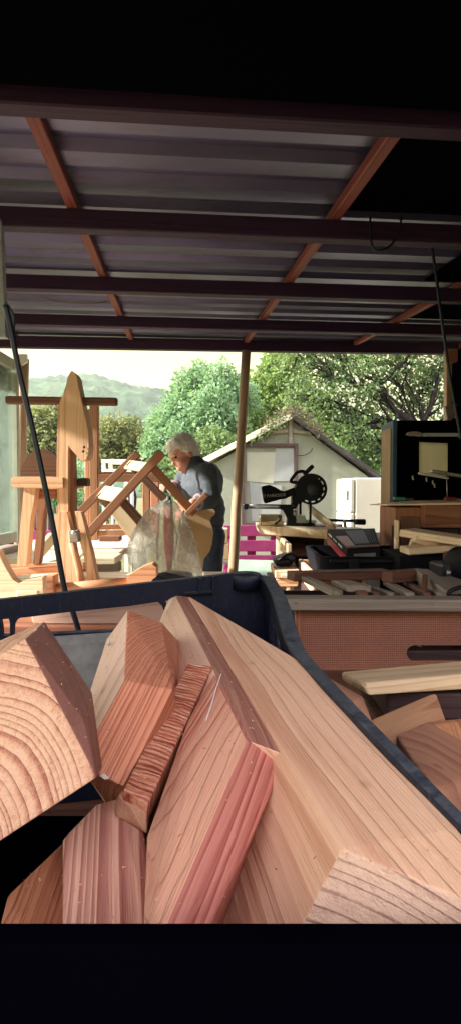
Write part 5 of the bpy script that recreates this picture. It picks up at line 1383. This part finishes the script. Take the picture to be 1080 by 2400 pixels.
# E: big wedge in the middle
e_t, e_k, e_l, e_m, e_n = P(501, 1581, .330), P(577, 1735, .250), P(669, 1782, .250), P(497, 2165, .176), P(345, 1962, .222)
e_o = P(440, 1690, .292); e_p = P(364, 2165, .182); e_q = P(392, 2165, .166)
dn = V((0, .0, -.05))
e_m2 = e_m+(e_m-e_l)*.22; e_q2 = e_q+(e_q-e_k)*.2; e_p2 = e_p+(e_p-e_n)*.25
chunk('large pink wedge shaped block with red striped right facet', [e_t, e_k, e_l, e_m2, e_n, e_o, e_p2, e_q2, e_t+V((.004, .03, -.045)), e_l+V((.0, .035, -.03)), e_m2+V((0, .03, -.03)), e_n+V((0, .03, -.04)), e_p2+V((0, .03, -.04)), e_o+V((0, .04, -.05))],
      e_k-e_q2, (.72, .38, .26), (.40, .10, .065), .0030, e_q2+V((.035, .06, -.03)), .0006, late=.5, warp=.38, blotch=.9, fibre=1.3,
      alt=(wood('red_shaded_facet', (.56, .225, .175), (.27, .05, .042), .0032, (.05, .03), warp=.22, fibre=1.7, late=.45, smin=.6, vary=2, bump=.2), lambda n: n.x > .12 and n.y < .3))  # red striped grain, darkened to paint shade on the right facet
# F: long timber along the right side
f_a, f_b, f_c, f_d, f_e, f_f = P(442, 1397, .596), P(520, 1440, .51), P(690, 1542, .378), P(1076, 1940, .185), P(1190, 2150, .150), P(800, 1990, .1755)
f_g, f_h = P(480, 2600, .170), P(450, 1720, .48)
ee = f_e+V((-.012, .008, -.055))
chunk('long beige timber along the right rim with ringed near end', [f_a, f_b, f_c, f_d, f_e, f_f, f_g, f_h, ee, f_b+V((0, 0, -.05)), f_c+V((0, 0, -.05)), f_d+V((0, 0, -.05))],
      f_a-f_f, BG, (.58, .29, .18), .0066, P(560, 2860, .150), .0006, late=.5, warp=.30, blotch=1.0, fibre=1.15,
      alt=(lambda Mi: (lambda e_: wood('end_grain', (.68, .47, .35), (.36, .18, .14), .0036, (e_.y, e_.z), rand=False, late=.78, warp=.10, fibre=1.5, bump=.7, vary=1.2, smin=.6))(Mi @ P(840, 2900, .150)), lambda n: n.y < -.6))
# J: striped board low in the middle, K: dark board low at left
chunk('striped pink board lying low in the crate, lower left of the wedge', [P(282, 1870, .252), P(338, 1950, .238), P(380, 2330, .168), P(146, 2330, .168), P(147, 1966, .226), P(225, 1885, .250)]+[p+V((0, .012, -.02)) for p in (P(282, 1870, .252), P(338, 1950, .238), P(380, 2330, .168), P(146, 2330, .168), P(147, 1966, .226), P(225, 1885, .250))],
      P(270, 1870, .252)-P(270, 2330, .168), (.68, .38, .28), (.24, .05, .045), .0040, P(420, 2200, .2)+V((.03, 0, .01)), .001, warp=.10, late=.3, smin=.75, vary=3.5, fibre=.8)
chunk('dark orange fine grained board at the lower left of the crate', [P(162, 1960, .240), P(18, 2098, .206), P(-60, 2400, .172), P(170, 2400, .172)]+[p+V((0, .02, -.02)) for p in (P(162, 1960, .240), P(18, 2098, .206), P(-60, 2400, .172), P(170, 2400, .172))],
      P(160, 1960, .24)-P(40, 2300, .18), (.40, .16, .08), (.22, .07, .04), .0022, P(150, 2200, .2)+V((0.02, 0, -.03)), .001, warp=.1)
# stray splinter and staple
sp_ = tube('splinter', smooth_path([P(519, 1578, .318), P(507, 1612, .303), P(494, 1655, .288), P(480, 1696, .278)]), .0003, M['print_white'], None, 6); tag(sp_, 'fine pale splinter standing off the pink wedge', 'splinter')
stp = tube('staple', smooth_path([P(250, 1608, .318), P(241, 1626, .309), P(236, 1643, .302)]), .0007, M['steel'], None, 8); tag(stp, 'small grey staple in the pale side of the faceted block', 'staple')
s2 = hull('sawdust_chip', [P(232, 1818, .2445), P(244, 1812, .2445), P(258, 1824, .2445), P(246, 1828, .2445), P(240, 1818, .250), P(255, 1826, .250)], M['print_white'], None, V((1, 0, 0)), .0003); tag(s2, 'white chip caught at the lower corner of the faceted block', 'chip')
s3 = hull('sawdust_chip', [P(251, 1508, .36), P(256, 1498, .36), P(261, 1508, .36), P(256, 1516, .36), P(256, 1508, .352)], M['print_white'], None, V((1, 0, 0)), .0003); tag(s3, 'small white chip on the grey dusty board', 'chip')

# ------------- planks seen through the gap behind the crate
zp = 1.14
pk1 = hull('rough_plank', [P(74, 1440, .93), P(440, 1405, .93), P(420, 1412, .98), P(90, 1420, 1.02), P(74, 1455, .91), P(80, 1462, .90), V((P(440, 1463, .90).x, .90, P(80, 1462, .90).z)), V((P(440, 1463, .98).x, .98, P(80, 1462, .90).z)), V((P(90, 1475, 1.02).x, 1.02, P(80, 1462, .90).z))], M['grey_wood'], None, V((1, 0, 0)), .004)
pk1.data.materials[0] = wood('rough_plank_wood', (.42, .26, .20), (.28, .14, .10), .012, (.02, -.1), bump=1)
tag(pk1, 'rough pinkish plank lying behind the black crate', 'plank')
zA = min((pk1.matrix_world if False else pk1.matrix_basis @ v.co).z for v in pk1.data.vertices)
pk2 = box8('red_plank', -.40, -.02, .897, 1.0, zA-.045, zA-.001, M['redwood']); tag(pk2, 'red brown plank under the rough pinkish plank', 'plank')
pk3 = box8('dark_plank', -.42, 0, .84, .99, ZB+.001, zA-.046, M['brown']); tag(pk3, 'dark timber at the bottom of the stack behind the crate', 'plank')
# black cable with strap at the left
cab_pts = [P(14, 716, .80), P(24, 760, .80), P(34, 812, .80), (P(50, 890, .80)), P(76, 1000, .80), P(104, 1130, .80), P(130, 1260, .80), P(153, 1385, .80), P(170, 1430, .80), P(186, 1484, .80), P(196, 1540, .80)]
M['cable'] = flat('black_cable', (.006, .008, .024), .4, var=.3)
cb_ = thing('black_cable', P(186, 1484, .80), 'black cable hanging from the grey upright down behind the crate', 'cable')
tube('cable', smooth_path(cab_pts), .0037, M['cable'], cb_, 10)
prism('strap', pp([(12, 704), (18, 712), (31, 734), (34, 742), (31, 770), (31, 786), (26, 796), (18, 792), (13, 782)], .80), .008, M['cable'], cb_, b_off=.002)
YU = 1.955
up_r = hull('metal_upright', [P(-24, 790, YU), P(14, 790, YU), P(-24, 790, YU)+V((0, .03, 0)), P(14, 790, YU)+V((0, .03, 0)), P(-26, 512, YU), P(2, 512, YU), P(-26, 512, YU)+V((0, .03, 0)), P(2, 512, YU)+V((0, .03, 0))], M['galv'], None, V((0, 0, 1)), .002)
tag(up_r, 'grey metal upright fixed to the second roof beam at the left edge', 'bracket')
pk4 = box8('back_plank', -.62, -.30, 1.005, 1.025, ZB+.001, P(30, 1449, 1.0).z, M['brown']); tag(pk4, 'red brown plank on edge behind the left end of the plank stack', 'plank')
# cable on the right and loose wires under the roof
c1 = tube('hanging_cable', smooth_path(pp([(1008, 560), (1020, 640), (1030, 720), (1040, 790), (1048, 850), (1056, 900), (1066, 955), (1074, 1000), (1078, 1030)], 2.2)), .0055, M['cable']); tag(c1, 'black cable hanging down at the right beside the tall cabinet', 'cable')
c2 = tube('loose_wire', smooth_path(pp([(866, 505), (868, 545), (870, 572), (880, 586), (905, 582), (922, 566), (935, 545), (940, 505)], 1.98)), .0035, M['cable']); tag(c2, 'loop of loose black wire hanging off the second roof beam', 'wire')
c3 = tube('thin_wire', smooth_path(pp([(112, 700), (140, 707), (180, 711), (220, 711), (252, 707)], 2.86)), .0022, M['brown']); tag(c3, 'thin wire sagging under the third roof beam on the left', 'wire')
# ------------- offcuts heaped to the right of the crate
HG = 'offcuts heaped right of the crate'
def heap(label, pts, axis, mat, b=.002):
    return tag(hull('timber_offcut', pts, mat, None, axis, b), label, 'offcut', HG)
r1 = [P(797, 1574, .60), P(1240, 1535, .66), P(848, 1601, .545), P(1240, 1566, .57), P(862, 1631, .54), P(1240, 1607, .565), P(800, 1598, .595), P(1240, 1580, .65)]
heap('pale smooth board on top of the heap right of the crate', r1, P(1240, 1566, .57)-P(848, 1601, .545), wood('smooth_board', (.76, .57, .36), (.52, .33, .18), .011, (.03, -.09)), .003)
heap('orange board under the pale one, its grain running right', [P(868, 1686, .47), P(1008, 1626, .53), P(1022, 1626, .53), P(1046, 1692, .47), P(905, 1772, .40), P(880, 1740, .42), P(868, 1720, .475), P(1022, 1660, .535), P(1046, 1760, .47), P(905, 1840, .42)], P(1008, 1626, .53)-P(868, 1686, .47), wood('heap_orange', (.66, .36, .20), (.42, .17, .09), .0055, (.03, -.05)))
heap('small pink board end beside the crate rim', [P(772, 1588, .56), P(850, 1632, .50), P(872, 1690, .46), P(800, 1650, .48), P(772, 1620, .57), P(850, 1680, .52), P(872, 1740, .48), P(790, 1700, .5)], P(850, 1632, .5)-P(772, 1588, .56), wood('heap_pink', (.54, .29, .18), (.36, .15, .09), .006, (.03, -.05)))
heap('brown block with smooth face at the lower right, against the crate rim', [P(926, 1722, .40), P(1002, 1690, .43), P(1180, 1790, .36), P(1180, 2060, .26), P(1010, 1850, .30), P(926, 1780, .42), P(1002, 1760, .46), P(1200, 1900, .39), P(1180, 2100, .3)], P(1180, 1790, .36)-P(1002, 1690, .43), wood('heap_brown', (.48, .24, .15), (.30, .12, .08), .009, (.03, -.06)))
heap('striped orange board at the right edge behind the brown block', [P(996, 1692, .46), P(1180, 1672, .50), P(1180, 1800, .42), P(1010, 1700, .445), P(996, 1730, .47), P(1180, 1740, .52), P(1180, 1860, .44)], P(1010, 1850, .40)-P(1000, 1690, .46), wood('heap_striped', (.62, .29, .15), (.27, .085, .045), .0075, (.02, -.03), late=.45))
zr1 = min(P(862, 1631, .54).z, P(800, 1598, .595).z, P(1240, 1607, .565).z)-.001
pkb = box8('packing_block', .15, .40, .565, .64, 1.1195, zr1, M['dark_wood']); tag(pkb, 'dark packing block under the pale smooth board', 'block')
tbk = box8('timber_block', .14, .62, .36, .66, ZB+.001, 1.118, M['brown']); tag(tbk, 'dark timber block at the bottom of the heap right of the crate', 'timber')

# ------------- sawdust and fibres on the offcuts
rng = random.Random(77); bm = bmesh.new()
srcs = [o_ for o_ in col.objects if o_.name.startswith('wood_offcut')]
for o_ in srcs:
    Mw = o_.matrix_basis; R3 = Mw.to_3x3()
    for p_ in o_.data.polygons:
        n_ = R3 @ p_.normal
        if n_.z < .25 or p_.area < 2e-5: continue
        vs_ = [Mw @ o_.data.vertices[i].co for i in p_.vertices]
        for _ in range(min(60, int(p_.area*15000*n_.z)+1)):
            k = rng.randrange(1, len(vs_)-1); a_, b_ = rng.random(), rng.random()
            if a_+b_ > 1: a_, b_ = 1-a_, 1-b_
            p = vs_[0]+(vs_[k]-vs_[0])*a_+(vs_[k+1]-vs_[0])*b_+n_*.0001
            d = V((rng.gauss(0, 1), rng.gauss(0, 1), rng.gauss(0, 1))); d = (d-n_*d.dot(n_)*.8).normalized()
            s_ = n_.cross(d).normalized(); L = rng.choice((.0003, .0004, .0005, .0007, .0015)); w_ = rng.uniform(.00012, .0003)
            bm.faces.new([bm.verts.new(x) for x in (p-s_*w_, p+d*L-s_*w_*.4, p+d*L+s_*w_*.6+n_*w_*2, p+s_*w_+n_*w_*2)])
tag(link('sawdust', bm_mesh(bm, 'sawdust'), flat('sawdust', (.60, .38, .25), .9, spec=.1)), kind='stuff')
